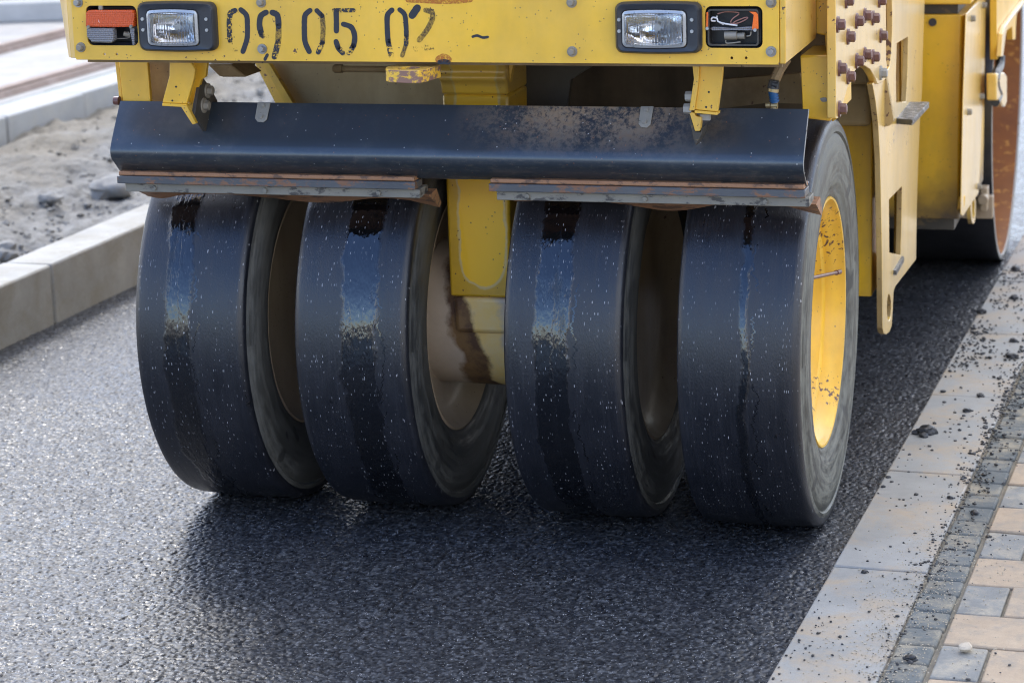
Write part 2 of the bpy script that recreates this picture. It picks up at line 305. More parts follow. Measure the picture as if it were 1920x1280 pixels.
def axle_mat():
    m = NT('stained_axle_paint'); s = m.sep()
    x = m.math('ADD', m.math('ADD', s[0], m.math('MULTIPLY', s[2], .12)), m.math('MULTIPLY_ADD', m.noise(9, 6, .62), .09, -.045))
    n = m.noise(30, 5, .65); n2 = m.noise(14, 5, .7)
    tan = m.mix(n, (.46, .36, .26), (.58, .47, .35)); rust = m.mix(m.ramp(n2, [(.45, 0.), (.6, 1.)]), (.11, .058, .032), (.22, .125, .05))
    yel = m.mix(n, (.86, .54, .10), (.78, .60, .32))
    c = m.mix(m.band(x, -.214, -.140, .014), tan, rust)
    c = m.mix(m.band(x, -.144, -.090, .014), c, yel)
    m.set(Base_Color=c, Roughness=.5, Normal=m.bump(n2, .3, .004)); return m.m
M['axle'] = axle_mat()

def lens_mat(name, col, trans=1., rough=.05, grid=False):
    m = NT(name); s = m.sep()
    if grid:
        w = m.math('SINE', m.math('MULTIPLY', s[0], 1500)); w = m.math('ADD', w, m.math('SINE', m.math('MULTIPLY', s[2], 1500)))
    else:
        w = m.math('SINE', m.math('MULTIPLY', s[0], 1050.)); w = m.math('MULTIPLY', w, m.ramp(m.noise(22, 2), [(.4, .2), (.55, 1.)]))
        w = m.math('ADD', w, m.math('MULTIPLY', m.noise(40, 3), 1.5))
    sc = m.ramp(m.noise(120, 4, .8, m.mapping(scale=(1, 1, .4))), [(.66, 0.), (.7, 1.)])
    m.set(Base_Color=m.mix(m.math('MULTIPLY', sc, .5), col, (1, 1, 1)), Transmission_Weight=trans, Roughness=rough, IOR=1.45, Normal=m.bump(w, .35, .0012))
    return m.m
M['lens_clear'] = lens_mat('clear_fluted_glass', (.93, .96, 1.))
M['lens_orange'] = lens_mat('orange_lens', (.78, .12, .025), .25, .2, True)
M['lens_milky'] = lens_mat('cloudy_clear_lens', (.36, .35, .36), .5, .25, True)
M['lens_shard'] = simple('orange_shard', (.9, .16, .015), .3)
def reflector():
    m = NT('silvered_reflector'); 
    f = m.noise(26, 4, .6, dist=.8)
    m.set(Base_Color=(.88, .90, .94), Metallic=1., Roughness=.12, Normal=m.bump(m.math('ADD', f, m.math('MULTIPLY', m.vor(45), .5)), .5, .006)); return m.m
M['reflector'] = reflector()
def stencil(name, cover, edge=.08):
    m = NT(name); n = m.math('ADD', m.math('MULTIPLY', m.noise(230, 4, .75), .6), m.math('MULTIPLY', m.noise(45, 3, .6), .4))
    a = m.ramp(n, [(cover-edge, 1.), (cover+edge, 0.)])
    m.set(Base_Color=(.018, .02, .03), Roughness=.45, Alpha=a); return m.m
M['st_solid'] = stencil('stencil_black', .70, .05)
M['st_worn'] = stencil('worn_stencil_black', .52, .02)
M['st_faded'] = stencil('faded_stencil_black', .50, .16)
M['st_faint'] = stencil('faint_stencil_black', .42, .05)
M['tread_plate'] = None
def tread_plate():
    m = NT('checker_plate'); v = m.vor(70, m.mapping(scale=(.6, 2., 1)))
    m.set(Base_Color=m.mix(m.ramp(v, [(.25, 0.), (.4, 1.)]), (.42, .41, .40), (.07, .07, .07)), Metallic=.3, Roughness=.4, Normal=m.bump(v, .6, .004)); return m.m
M['tread_plate'] = tread_plate()

# ------------------------------------------------------------------ mesh helpers
class MB:
    def __init__(s): s.bm = bmesh.new()
    def box(s, x0, x1, y0, y1, z0, z1):
        vs = [s.bm.verts.new((x, y, z)) for x in (x0, x1) for y in (y0, y1) for z in (z0, z1)]
        for f in ((0, 1, 3, 2), (4, 6, 7, 5), (0, 4, 5, 1), (2, 3, 7, 6), (0, 2, 6, 4), (1, 5, 7, 3)): s.bm.faces.new([vs[i] for i in f])
        return s
    def hull8(s, a, b):        # two quads of 4 points, same order, joined
        va = [s.bm.verts.new(p) for p in a]; vb = [s.bm.verts.new(p) for p in b]; n = len(a)
        s.bm.faces.new(va[::-1]); s.bm.faces.new(vb)
        for i in range(n): s.bm.faces.new((va[i], va[(i+1) % n], vb[(i+1) % n], vb[i]))
        return s
    def plate(s, outline, ext, holes=()):
        bm = bmesh.new(); es = []
        for lp in [outline]+list(holes):
            vs = [bm.verts.new(p) for p in lp]
            es += [bm.edges.new((vs[i], vs[(i+1) % len(vs)])) for i in range(len(vs))]
        bmesh.ops.triangle_fill(bm, use_beauty=True, edges=es)
        g = bmesh.ops.extrude_face_region(bm, geom=bm.faces[:])
        bmesh.ops.translate(bm, verts=[v for v in g['geom'] if isinstance(v, bmesh.types.BMVert)], vec=Vector(ext))
        bmesh.ops.recalc_face_normals(bm, faces=bm.faces[:])
        return s.merge(bm)
    def merge(s, bm, mat=None):
        if mat is not None: bm.transform(mat)
        me = bpy.data.meshes.new('t'); bm.to_mesh(me); bm.free(); s.bm.from_mesh(me); bpy.data.meshes.remove(me); return s
    def cyl(s, a, b, r0, r1=None, n=24, cap=True):
        a, b = Vector(a), Vector(b); d = b-a; bm = bmesh.new()
        bmesh.ops.create_cone(bm, cap_ends=cap, segments=n, radius1=r0, radius2=r0 if r1 is None else r1, depth=d.length)
        return s.merge(bm, Matrix.Translation((a+b)/2) @ d.to_track_quat('Z', 'Y').to_matrix().to_4x4())
    def tube(s, pts, r, n=8):
        pts = [Vector(p) for p in pts]; rings = []
        # catmull resample
        P = [pts[0]]+pts+[pts[-1]]; out = []
        for i in range(1, len(P)-2):
            for k in range(6):
                t = k/6; a, b, c, d = P[i-1], P[i], P[i+1], P[i+2]
                out.append(.5*((2*b)+(c-a)*t+(2*a-5*b+4*c-d)*t*t+(3*b-a-3*c+d)*t**3))
        out.append(pts[-1])
        for i, p in enumerate(out):
            d = (out[min(i+1, len(out)-1)]-out[max(i-1, 0)]); q = d.to_track_quat('Z', 'Y')
            rings.append([s.bm.verts.new(p+q @ Vector((r*math.cos(6.28319*k/n), r*math.sin(6.28319*k/n), 0))) for k in range(n)])
        for a, b in zip(rings, rings[1:]):
            for k in range(n): s.bm.faces.new((a[k], a[(k+1) % n], b[(k+1) % n], b[k]))
        s.bm.faces.new(rings[0][::-1]); s.bm.faces.new(rings[-1]); return s
    def lathe(s, prof, n=160, closed=False, uv=False):       # prof: (x, r) about the x axis
        L = s.bm.loops.layers.uv.verify() if uv else None
        rings = [[s.bm.verts.new((x, r*math.cos(2*math.pi*k/n), r*math.sin(2*math.pi*k/n))) for k in range(n)] for x, r in prof]
        m = len(prof)
        for i in range(m if closed else m-1):
            a, b = rings[i], rings[(i+1) % m]
            for k in range(n):
                f = s.bm.faces.new((a[k], b[k], b[(k+1) % n], a[(k+1) % n]))
                if uv:
                    for lp, (kk, pp) in zip(f.loops, ((k, prof[i]), (k, prof[(i+1) % m]), (k+1, prof[(i+1) % m]), (k+1, prof[i]))):
                        lp[L].uv = (kk/n*2*math.pi*.45, pp[0])
        return s
    def build(s, name, mat, parent=None, bevel=0., loc=None, sharp=38, label=None):
        bm = s.bm; bmesh.ops.recalc_face_normals(bm, faces=bm.faces[:])
        for f in bm.faces: f.smooth = True
        for e in bm.edges:
            if len(e.link_faces) == 2 and e.calc_face_angle(0) > math.radians(sharp): e.smooth = False
        me = bpy.data.meshes.new(name); bm.to_mesh(me); bm.free()
        if loc is not None: me.transform(Matrix.Translation(-Vector(loc)))
        o = bpy.data.objects.new(name, me); COL.objects.link(o)
        if loc is not None: o.location = loc
        me.materials.append(M[mat] if isinstance(mat, str) else mat)
        if bevel:
            b = o.modifiers.new('bevel', 'BEVEL'); b.width = bevel; b.segments = 2; b.limit_method = 'ANGLE'; b.angle_limit = math.radians(40); b.harden_normals = False
        if parent is not None:
            o.parent = parent
            o.matrix_parent_inverse = Matrix.Translation(-pworld(parent))
        if label: o['label'] = label
        return o
def pworld(o):
    return o.matrix_parent_inverse.to_translation()*0 + (WP[o.name] if o.name in WP else Vector((0, 0, 0)))
WP = {}
_b = MB.build
def build(s, name, mat, parent=None, **k):
    o = _b(s, name, mat, parent, **k); WP[o.name] = Vector(k.get('loc') or (0, 0, 0)); return o
MB.build = build
def empty(name, loc=(0, 0, 0), parent=None):
    o = bpy.data.objects.new(name, None); COL.objects.link(o); o.location = loc; WP[o.name] = Vector(loc); o.empty_display_size = .1
    if parent is not None:
        o.parent = parent; o.matrix_parent_inverse = Matrix.Translation(-pworld(parent))
    return o
def tag(o, label=None, cat=None, group=None, kind=None):
    if label: o['label'] = label
    if cat: o['category'] = cat
    if group: o['group'] = group
    if kind: o['kind'] = kind
    return o
def rrect(x0, x1, z0, z1, r, n=6, bow=0.):
    pts = []
    for cx, cz, a0 in ((x1-r, z1-r, 0), (x0+r, z1-r, 90), (x0+r, z0+r, 180), (x1-r, z0+r, 270)):
        for k in range(n+1):
            a = math.radians(a0+90*k/n); pts.append([cx+r*math.cos(a), cz+r*math.sin(a)])
    if bow:
        # subdivide long edges and push them out
        out = []
        for i, p in enumerate(pts):
            q = pts[(i+1) % len(pts)]; out.append(p)
            if abs(q[0]-p[0]) > r*1.2:
                for k in range(1, 8): out.append([p[0]+(q[0]-p[0])*k/8, p[1]])
        cx, hx, cz = (x0+x1)/2, (x1-x0)/2, (z0+z1)/2
        for p in out: p[1] += (1-((p[0]-cx)/hx)**2)*bow*(1 if p[1] > cz else -1)
        pts = out
    return pts
def ring(mb, outer, inner, y0, y1, yi=None):
    """frame between two outlines with the same point count, front at y0, back at y1; yi = front y of the inner edge"""
    bm = mb.bm; yi = y0 if yi is None else yi
    a = [bm.verts.new((p[0], y0, p[1])) for p in outer]; b = [bm.verts.new((p[0], yi, p[1])) for p in inner]
    c = [bm.verts.new((p[0], y1, p[1])) for p in outer]; d = [bm.verts.new((p[0], y1, p[1])) for p in inner]; n = len(outer)
    for i in range(n):
        j = (i+1) % n
        bm.faces.new((a[i], a[j], b[j], b[i])); bm.faces.new((c[i], c[j], a[j], a[i])); bm.faces.new((b[i], b[j], d[j], d[i])); bm.faces.new((d[i], d[j], c[j], c[i]))
    return mb
def hexbolt(mb, p, d, r=.012, h=.008, washer=1.6, wh=.003, flat=False):
    p, d = Vector(p), Vector(d).normalized()
    mb.cyl(p, p+d*wh, r*washer, r*washer*.96, 20)
    mb.cyl(p+d*wh, p+d*(wh+h), r, r*.97, 6)
    mb.cyl(p+d*(wh+h), p+d*(wh+h+.0015), r*.82, r*.7, 12)
    return mb

# ------------------------------------------------------------------ kerb frame: u across the road, v along it
KA = .035; CK, SK = math.cos(KA), math.sin(KA)
def K(u, v, z=0.): return Vector((u*CK+v*SK, -u*SK+v*CK, z))
def kbox(mb, u0, u1, v0, v1, z0, z1, j=0.):
    r = lambda: random.uniform(-j, j)
    a = [K(u0, v0, z0), K(u1, v0, z0), K(u1, v1, z0), K(u0, v1, z0)]
    dz = r(); b = [K(u0, v0, z1+dz+r()*.4), K(u1, v0, z1+dz+r()*.4), K(u1, v1, z1+dz+r()*.4), K(u0, v1, z1+dz+r()*.4)]
    return mb.hull8(a, b)

# ================================================================== SETTING
def sheet(name, pts, mat, z=None):
    mb = MB(); mb.bm.faces.new([mb.bm.verts.new(p) for p in pts]); o = mb.build(name, mat); tag(o, kind='structure'); return o
sheet('ground', [(-400, -400, -.12), (400, -400, -.12), (400, 400, -.12), (-400, 400, -.12)], 'ground')
# the road: every stone of the fresh mat is a small tilted facet pressed into the surface
def road_mesh():
    rng = np.random.default_rng(3); U0, U1 = -2.07, .6975
    cell = .0086
    us = np.linspace(U0, U1, 840); vs = np.concatenate([np.arange(-14, -1.7, .15), np.arange(-1.7, .6, .0037), np.arange(.6, 3.2, .007), np.arange(3.2, 34, .2)])
    U, V = np.meshgrid(us, vs, indexing='ij'); near = (V > -1.72) & (V < 3.25)
    gu, gv = int((U1-U0)/cell)+6, int(5.1/cell)+6
    jx, jy = rng.random((gu, gv)), rng.random((gu, gv)); h0 = rng.random((gu, gv)); tx, ty = rng.normal(0, 1, (gu, gv)), rng.normal(0, 1, (gu, gv)); sz = .75+.5*rng.random((gu, gv))
    a = (U-U0)/cell+2; b = (np.clip(V, -1.72, 3.25)+1.75)/cell+2; ia, ib = np.floor(a).astype(int), np.floor(b).astype(int)
    best = np.full(U.shape, 9.); H = np.zeros(U.shape); RN = np.zeros(U.shape); sr = rng.random((gu, gv))
    for di in (-1, 0, 1):
        for dj in (-1, 0, 1):
            i, j = ia+di, ib+dj; dx = a-(i+jx[i, j]); dy = b-(j+jy[i, j]); d = (dx*dx+dy*dy)/sz[i, j]
            h = .0018*h0[i, j]+.0015*(tx[i, j]*dx+ty[i, j]*dy)-.0036*d
            m = d < best; best = np.where(m, d, best); H = np.where(m, h, H); RN = np.where(m, sr[i, j], RN)
    H = np.clip(H, -.0046, .0026)
    D = np.clip((best-.10)/.35, 0, 1)
    # a short ragged crack in the mat
    cr = [at(a_, b_, 'z', 0) for a_, b_ in ((858, 1005), (826, 1046), (790, 1078), (742, 1128), (690, 1168), (655, 1196))]
    X_, Y_ = U*CK+V*SK, -U*SK+V*CK; dm = np.full(U.shape, 9.)
    for a_, b_ in zip(cr, cr[1:]):
        ex, ey = b_.x-a_.x, b_.y-a_.y; t = np.clip(((X_-a_.x)*ex+(Y_-a_.y)*ey)/(ex*ex+ey*ey), 0, 1); dm = np.minimum(dm, np.hypot(X_-a_.x-t*ex, Y_-a_.y-t*ey))
    ck = np.clip(1-dm/(.004+.006*RN), 0, 1)*(np.sin(V*37+U*11)+np.sin(V*90) > -.3)
    H = H-.004*ck; D = np.maximum(D, ck)
    big = .0016*np.sin(U*9+1.3*np.sin(V*4))*np.sin(V*6.1+U)+.0012*np.sin(U*3.1+V*2.2)
    Zs = np.where(near, H+big*.6, 0)-.0022
    X, Y = U*CK+V*SK, -U*SK+V*CK
    n = U.size; co = np.stack([X, Y, Zs], -1).reshape(-1).astype('f4')
    nu, nv = U.shape; idx = np.arange(n).reshape(nu, nv)
    q = np.stack([idx[:-1, :-1], idx[1:, :-1], idx[1:, 1:], idx[:-1, 1:]], -1).reshape(-1).astype('i4'); nf = q.size//4
    me = bpy.data.meshes.new('road'); me.vertices.add(n); me.vertices.foreach_set('co', co); me.loops.add(q.size); me.loops.foreach_set('vertex_index', q)
    me.polygons.add(nf); me.polygons.foreach_set('loop_start', np.arange(0, q.size, 4, dtype='i4')); me.polygons.foreach_set('loop_total', np.full(nf, 4, 'i4'))
    me.update(calc_edges=True); me.validate()
    ca = me.color_attributes.new('stone', 'FLOAT_COLOR', 'POINT'); ca.data.foreach_set('color', np.stack([RN, D, RN, np.ones(U.shape)], -1).reshape(-1).astype('f4'))
    o = bpy.data.objects.new('road', me); COL.objects.link(o); me.materials.append(M['asphalt']); return o
road = tag(road_mesh(), kind='structure')
# right kerb: flush stones
mb = MB(); L = .70
for k in range(-12, 40):
    v0 = .31+k*L; j = random.uniform(-.002, .002)
    kbox(mb, .6975+j, .892+j, v0+.0022, v0+L-.0022, -.1, .03, .0012)
tag(mb.build('kerb', 'kerb_r', bevel=.004), kind='structure')
# sand bed under kerb joints, setts and pavers
mb = MB(); kbox(mb, .70, 6, -10, 34, -.11, .0215); tag(mb.build('joint_sand', 'joint_sand'), kind='structure')
mb = MB(); v = -9
while v < 18:
    d = random.uniform(.088, .105); kbox(mb, .8975+random.uniform(-.001, .003), .9735+random.uniform(-.003, .001), v+.0025, v+d-.0025, -.05, .030, .0022); v += d
tag(mb.build('sett_row', 'sett', bevel=.006), kind='structure')
mt, mg = MB(), MB()
for k in range(-45, 70):
    v0 = -.790+k*.1745; odd = k % 2; u = .9785-(0 if odd == 0 else 0)
    seq = [(.20, 0), (.10, 1)] if odd == 0 else [(.093, 1), (.20, 0), (.10, 1)]
    i = 0
    while u < 2.6:
        w, c = seq[i % len(seq)] if i < len(seq) else ((.20, odd), (.10, 1-odd))[i % 2]
        kbox(mg if c else mt, u+.003, u+w-.003, v0+.003, v0+.1745-.003, -.05, .031, .0028); u += w; i += 1
tag(mt.build('tan_pavers', 'paver_tan', bevel=.004), kind='structure'); tag(mg.build('grey_pavers', 'paver_grey', bevel=.004), kind='structure')
# left kerb
mb = MB(); 
for k in range(-12, 30):
    v0 = 1.43+k*1.0; j = random.uniform(-.003, .003)
    kbox(mb, -2.235+j, -2.07+j, v0+.005, v0+.995, -.1, .186, .0015)
tag(mb.build('road_kerb', 'kerb_l', bevel=.008), kind='structure')
# gravel strip
mb = MB(); nu, nv = 110, 520; g = []
for i in range(nu+1):
    row = []
    for j in range(nv+1):
        u = -3.76+(1.54)*i/nu; v = -3+13*j/nv
        w = (u+3.76)/1.54
        h = .085+.045*math.exp(-((w-.28)/.22)**2)-.04*math.exp(-((w-.75)/.2)**2)
        n = mnoise.fractal(Vector((u*3, v*3, 1)), .75, 2.1, 7)*.042+mnoise.noise(Vector((u*16, v*16, 4)))*.006
        n += max(0, mnoise.noise(Vector((u*30, v*30, 9))))*.014*(.3+w)
        row.append(mb.bm.verts.new(K(u, v, h+n)))
    g.append(row)
for i in range(nu):
    for j in range(nv): mb.bm.faces.new((g[i][j], g[i+1][j], g[i+1][j+1], g[i][j+1]))
tag(mb.build('gravel_bed', 'gravel'), kind='structure')
def rock(mb, c, r, sq=.7, sub=2, seed=0, el=1.):
    bm = bmesh.new(); bmesh.ops.create_icosphere(bm, subdivisions=sub, radius=1)
    o = Vector((seed*1.37, seed*.71, seed*.33))
    for v in bm.verts:
        n = mnoise.noise(v.co*1.3+o)*.45+mnoise.noise(v.co*3+o)*.18
        v.co = v.co*(1+n); v.co.x *= el; v.co.z *= sq
    a = seed*2.1
    return mb.merge(bm, Matrix.Translation(c) @ Matrix.Rotation(a, 4, 'Z') @ Matrix.Scale(r, 4))
mb = MB()
for i in range(3200):
    u = random.uniform(-3.6, -2.3); v = random.uniform(.5, 8); w = (u+3.76)/1.54
    if random.random() > w: continue
    rock(mb, K(u, v, .085+.045*math.exp(-((w-.28)/.22)**2)-.04*math.exp(-((w-.75)/.2)**2)+.004), random.choice([.006, .008, .010, .013, .017])*random.uniform(.8, 1.2), .7, 1, i)
tag(mb.build('loose_gravel', 'gravel'), 'pale crushed stones lying over the gravel strip between the two kerbs', kind='stuff')
for lab, (px, py), r in (('dark grey rock lying in the gravel left of the scraper bar', (92, 370), .035), ('broad half buried grey rock in the gravel beside the roller fender', (205, 352), .07), ('grey rock beside the near kerb at the left edge', (8, 468), .05)):
    p = at(px, py, 'z', .10); mb = MB(); rock(mb, (p.x, p.y, p.z-.005), r, .65, 3, px*.13, 1.25)
    o = mb.build('rock', 'rock', loc=tuple(p)); tag(o, lab, 'rock', 'rocks lying in the gravel')
# far kerb, slab, rails
mb = MB()
for k in range(-12, 30):
    v0 = 4.17+k*.72; kbox(mb, -3.948, -3.737+random.uniform(-.006, .006), v0+.006, v0+.714, -.1, .2, .003)
tag(mb.build('track_kerb', 'kerb_far', bevel=.008), kind='structure')
mb = MB(); kbox(mb, -3.972, -3.950, -5, 30, .0, .196); tag(mb.build('joint_seal', 'green_seal'), kind='structure')
mb = MB(); kbox(mb, -9.5, -3.974, -5, 30, -.1, .198)
tag(mb.build('track_slab', 'slab', bevel=.004), kind='structure')
for u, lab in ((-4.095, 'rusty tram rail nearer the kerb with the white top'), (-4.95, 'rusty tram rail farther from the kerb, behind the first rail')):
    mb = MB(); prof = [(-.060, .199), (-.060, .204), (-.032, .210), (-.032, .232), (-.024, .238), (.010, .238), (.018, .232), (.018, .216), (.03, .214), (.03, .224), (.042, .224), (.055, .199)]
    mb.plate([K(u+a, -4, b) for a, b in prof], K(0, 30))
    tag(mb.build('tram_rail', 'rail'), lab, 'rail', 'tram rails set in the concrete slab')
p0 = at(0, 44, 'z', .198); p1 = at(118, 40, 'z', .198); d = (p1-p0).normalized(); nrm = Vector((-d.y, d.x, 0))
q0, q1 = p0-d*6, p0+d*2.2
mb = MB(); mb.hull8([q0, q1, q1+nrm*.25, q0+nrm*.25], [v+Vector((0, 0, .115)) for v in (q0, q1, q1+nrm*.25, q0+nrm*.25)])
tag(mb.build('low_wall', 'wall', bevel=.01), 'low pale concrete wall far behind the tram rails', 'wall')
mb = MB(); a0, a1 = q0+nrm*.6, q1+nrm*.6
mb.hull8([a0, a1, a1+nrm*.05, a0+nrm*.05], [v+Vector((0, 0, .62)) for v in (a0, a1, a1+nrm*.05, a0+nrm*.05)])
for k in range(9):
    c = a0+(a1-a0)*(k/8); mb.box(c.x-.03, c.x+.03, c.y-.03, c.y+.03, .19, .84)
tag(mb.build('hoarding', 'dark_far'), 'dark grey hoarding behind the low concrete wall', 'fence')

# crumbs on the right kerb and pavers
def kerb_uv(px, py):
    p = at(px, py, 'z', .033); return p
lumps = [((1738, 811), .021, 'largest black asphalt clump, near the road edge of the kerb beside the outer tyre'),
         ((1896, 668), .013, 'rounded black asphalt lump on the kerb by the dark setts'),
         ((1838, 741), .009, 'black asphalt lump in the middle of the kerb just beyond a joint'),
         ((1903, 558), .012, 'black asphalt lump on the far kerb stone below the drum'),
         ((1840, 585), .012, 'black asphalt lump at the road edge of the kerb in front of the drum'),
         ((1899, 638), .010, 'flat oval black asphalt flake on the far part of the kerb'),
         ((1813, 770), .010, 'small jagged asphalt lump between the largest clump and a kerb joint'),
         ((1782, 932), .007, 'small black asphalt bit on the kerb beside the dark setts'),
         ((1828, 960), .008, 'black asphalt crumb on the dark setts'),
         ((1621, 1070), .006, 'small dark asphalt pebble on the kerb at the sandy joint'),
         ((1707, 1234), .010, 'black asphalt lump on the dark setts near the bottom edge'),
         ((1905, 505), .014, 'black asphalt lump on the kerb beside the rusty drum')]
for i, ((px, py), r, lab) in enumerate(lumps):
    p = kerb_uv(px, py); mb = MB(); rock(mb, (p.x, p.y, .030+r*.4), r, .6, 3, i+.5, 1.2)
    for k in range(7 if i == 0 else 3):
        a = random.uniform(0, 6.28); rr = r*random.uniform(.6, 1.3); rock(mb, (p.x+rr*math.cos(a), p.y+rr*math.sin(a)*1.3, .030+r*.22), r*random.uniform(.3, .6), .7, 2, i*7+k)
    tag(mb.build('asphalt_lump', 'crumb', loc=(p.x, p.y, .03)), lab, 'asphalt lump', 'asphalt lumps spilled on the kerb')
mb = MB(); ms = MB()
def clus(x, y): return mnoise.noise(Vector((x*5, y*3, 7)))
n = 0
while n < 3400:
    u = random.uniform(.705, 1.12); v = random.uniform(-1.25, 3.6)
    dens = .05+1.3*max(0, clus(u, v)-.05)+.9*math.exp(-((u-.90)/.03)**2)
    if v < -.35: dens *= .55
    if u > 1.0: dens *= .45
    if v > .2: dens *= 1.6
    if random.random() > dens: continue
    r = random.choice([.0011, .0015, .0015, .002, .002, .0027, .0035]) * random.uniform(.8, 1.2)*(1.35 if v > .1 else 1)
    p = K(u, v, .031+r*.3); rock(mb, p, r, .7, 1, n, random.uniform(1, 1.6)); n += 1
for k in range(2600):
    u = random.gauss(.90, .04) if random.random() < .7 else random.uniform(.75, 1.1); v = random.uniform(-1.25, -.1) if random.random() < .85 else random.uniform(-.2, 2)
    if u < .72: continue
    r = random.uniform(.0007, .0021); rock(ms, K(u, v, .031), r, .7, 1, k)
tag(mb.build('asphalt_crumbs', 'crumb'), 'tiny black asphalt crumbs scattered over the kerb and setts', kind='stuff')
tag(ms.build('sand_grains', 'sandgrain'), 'sand and grit swept along the joint between kerb and setts', kind='stuff')
p = at(1811, 1217, 'z', .035); mb = MB(); rock(mb, (p.x, p.y, .040), .0125, .75, 2, 3.3, 1.2)
tag(mb.build('stone_chip', 'tan_stone', loc=(p.x, p.y, .03)), 'pale tan stone chip on a grey paver at the lower right', 'stone')

# ================================================================== ROAD ROLLER
RR = empty('road_roller', (-.115, 0, 0))
tag(RR, 'worn yellow road roller with four smooth black tyres rolling wet fresh asphalt', 'road roller')
Z, RT, TW = .45, .45, .2562
def wheel(x0, idx, bands, side, rim, outer=False):
    w = empty('wheel', (x0+TW/2, 0, Z), RR); W = TW/2; cx = x0+W
    dx = -W
    pr = []
    # outer carcass, across x : tread with tight shoulders then sidewalls to the bead
    tread = [(-W, RT-.020), (-W+.0015, RT-.010), (-W+.006, RT-.0035), (-W+.016, RT-.001)]+[(-W+.016+(2*W-.032)*k/10, RT-.001+.003*math.sin(math.pi*k/10)) for k in range(1, 10)]+[(W-.016, RT-.001), (W-.006, RT-.0035), (W-.0015, RT-.010), (W, RT-.020)]
    mb = MB(); mb.lathe([(a, b) for a, b in tread], 220, uv=True)
    t = mb.build('tyre_tread', tread_mat('wet_tyre_tread', bands, idx), w, sharp=60); 
    t.location = (cx, 0, Z); t.matrix_parent_inverse = Matrix.Translation(-WP[w.name])
    for s, nm in ((-1, 0), (1, 1)):
        mb = MB(); mb.lathe([(s*W, RT-.020), (s*(W+.002), RT-.03), (s*(W-.003), RT-.034), (s*(W+.002), RT-.042), (s*(W+.007), RT-.075), (s*(W+.008), RT-.10), (s*(W+.004), RT-.125), (s*(W+.0045), RT-.128), (s*(W-.001), RT-.148), (s*(W-.007), RT-.160), (s*(W-.006), RT-.164), (s*(W-.016), RT-.178), (s*(W-.03), RT-.182)], 160)
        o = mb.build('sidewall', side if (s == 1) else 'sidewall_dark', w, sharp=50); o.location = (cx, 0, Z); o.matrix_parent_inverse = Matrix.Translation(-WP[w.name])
    for s in (-1, 1):
        if s == 1 and outer:
            prof = [(W-.028, .276), (W-.012, .2775), (W-.008, .2755), (W-.009, .271), (W-.018, .267), (W-.030, .262), (W-.036, .254), (W-.052, .249), (W-.058, .236), (W-.080, .228), (W-.092, .21), (W-.096, .18), (W-.085, .14), (W-.085, .0)]
        else:
            prof = [(s*(W-.028), .276), (s*(W-.012), .2765), (s*(W-.010), .272), (s*(W-.022), .262), (s*(W-.045), .235), (s*(W-.055), .20), (s*(W-.050), .15), (s*(W-.05), .0)]
        mb = MB(); mb.lathe([(a, max(b, .0005)) for a, b in prof], 120)
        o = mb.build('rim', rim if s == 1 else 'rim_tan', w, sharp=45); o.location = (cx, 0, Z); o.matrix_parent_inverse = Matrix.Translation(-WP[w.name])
    return w
w1 = wheel(-.8476, 1, [(-.056, -.022), (-.026, .004)], 'sidewall_lit', 'rim_tan')
w2 = wheel(-.4765, 2, [(-.016, .058)], 'sidewall_dark', 'rim_tan')
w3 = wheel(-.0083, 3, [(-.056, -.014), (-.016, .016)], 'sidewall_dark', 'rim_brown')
w4 = wheel(.3624, 4, [(.003, .021)], 'sidewall_dusty', 'rim_yellow', True)
# valve stem and hub nuts on outer wheel
mb = MB(); a = at(1517, 522, 'x', .578); b = at(1568, 511, 'x', .600); mb.cyl(a, b, .0045, .0042, 12); dd = (b-a).normalized(); mb.cyl(b, b+dd*.035, .0062, .0058, 12)
mb.build('valve_stem', 'bolt_brown', w4)
# axle housings
mb = MB(); mb.lathe([(-.33, .001), (-.33, .13), (-.327, .142), (-.318, .155), (-.295, .165), (-.05, .170), (.02, .165), (.03, .001)], 96)
o = mb.build('axle_housing', 'axle', RR, sharp=50); o.location = (0, 0, .45); o.matrix_parent_inverse = Matrix.Translation(-WP['road_roller'])
for x0, x1, r in ((-.50, -.40, .10), (.315, .42, .115)):
    mb = MB(); mb.lathe([(x0, .001), (x0, r*.9), (x0+.02, r), (x1-.02, r), (x1, r*.9), (x1, .001)], 64)
    o = mb.build('wheel_hub', 'rim_brown', RR); o.location = (0, 0, .45); o.matrix_parent_inverse = Matrix.Translation(-WP['road_roller'])
    mb = MB(); mb.lathe([(x1-.05, .001), (x1-.05, r*1.0), (x1-.045, r*1.18), (x1-.02, r*1.2), (x1-.015, r), (x1-.015, .001)], 64)
# centre post
mb = MB(); PL, PR = -.197, -.050
mb.hull8([(PL, -.2, .527), (PR-.008, -.2, .527), (PR-.008, .1, .527), (PL, .1, .527)], [(PL-.002, -.2, .975), (PR, -.2, .975), (PR, .1, .975), (PL-.002, .1, .975)])
pp = [(-.2, .975), (-.205, .999), (-.222, 1.012), (-.212, 1.028), (-.225, 1.045), (-.23, 1.075), (-.25, 1.14), (.1, 1.14), (.1, .975)]
mb.plate([(PL-.004, a, b) for a, b in pp], (PR-PL+.004, 0, 0))
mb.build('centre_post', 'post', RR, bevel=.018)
mb = MB(); mb.plate([(PR+.001, -.19, 1.0), (PR+.001, -.19, 1.13), (PR+.07, -.19, 1.13), (PR+.04, -.19, 1.085), (PR+.012, -.19, 1.05)], (0, .02, 0)); mb.build('gusset', 'yellow_dirty', RR)
mb = MB(); mb.hull8([(-.194, -.185, .44), (-.060, -.185, .44), (-.060, .05, .44), (-.194, .05, .44)], [(-.194, -.192, .5265), (-.060, -.192, .5265), (-.060, .05, .5265), (-.194, .05, .5265)]); mb.build('post_foot', 'axle', RR, bevel=.012, loc=(0, 0, .45))

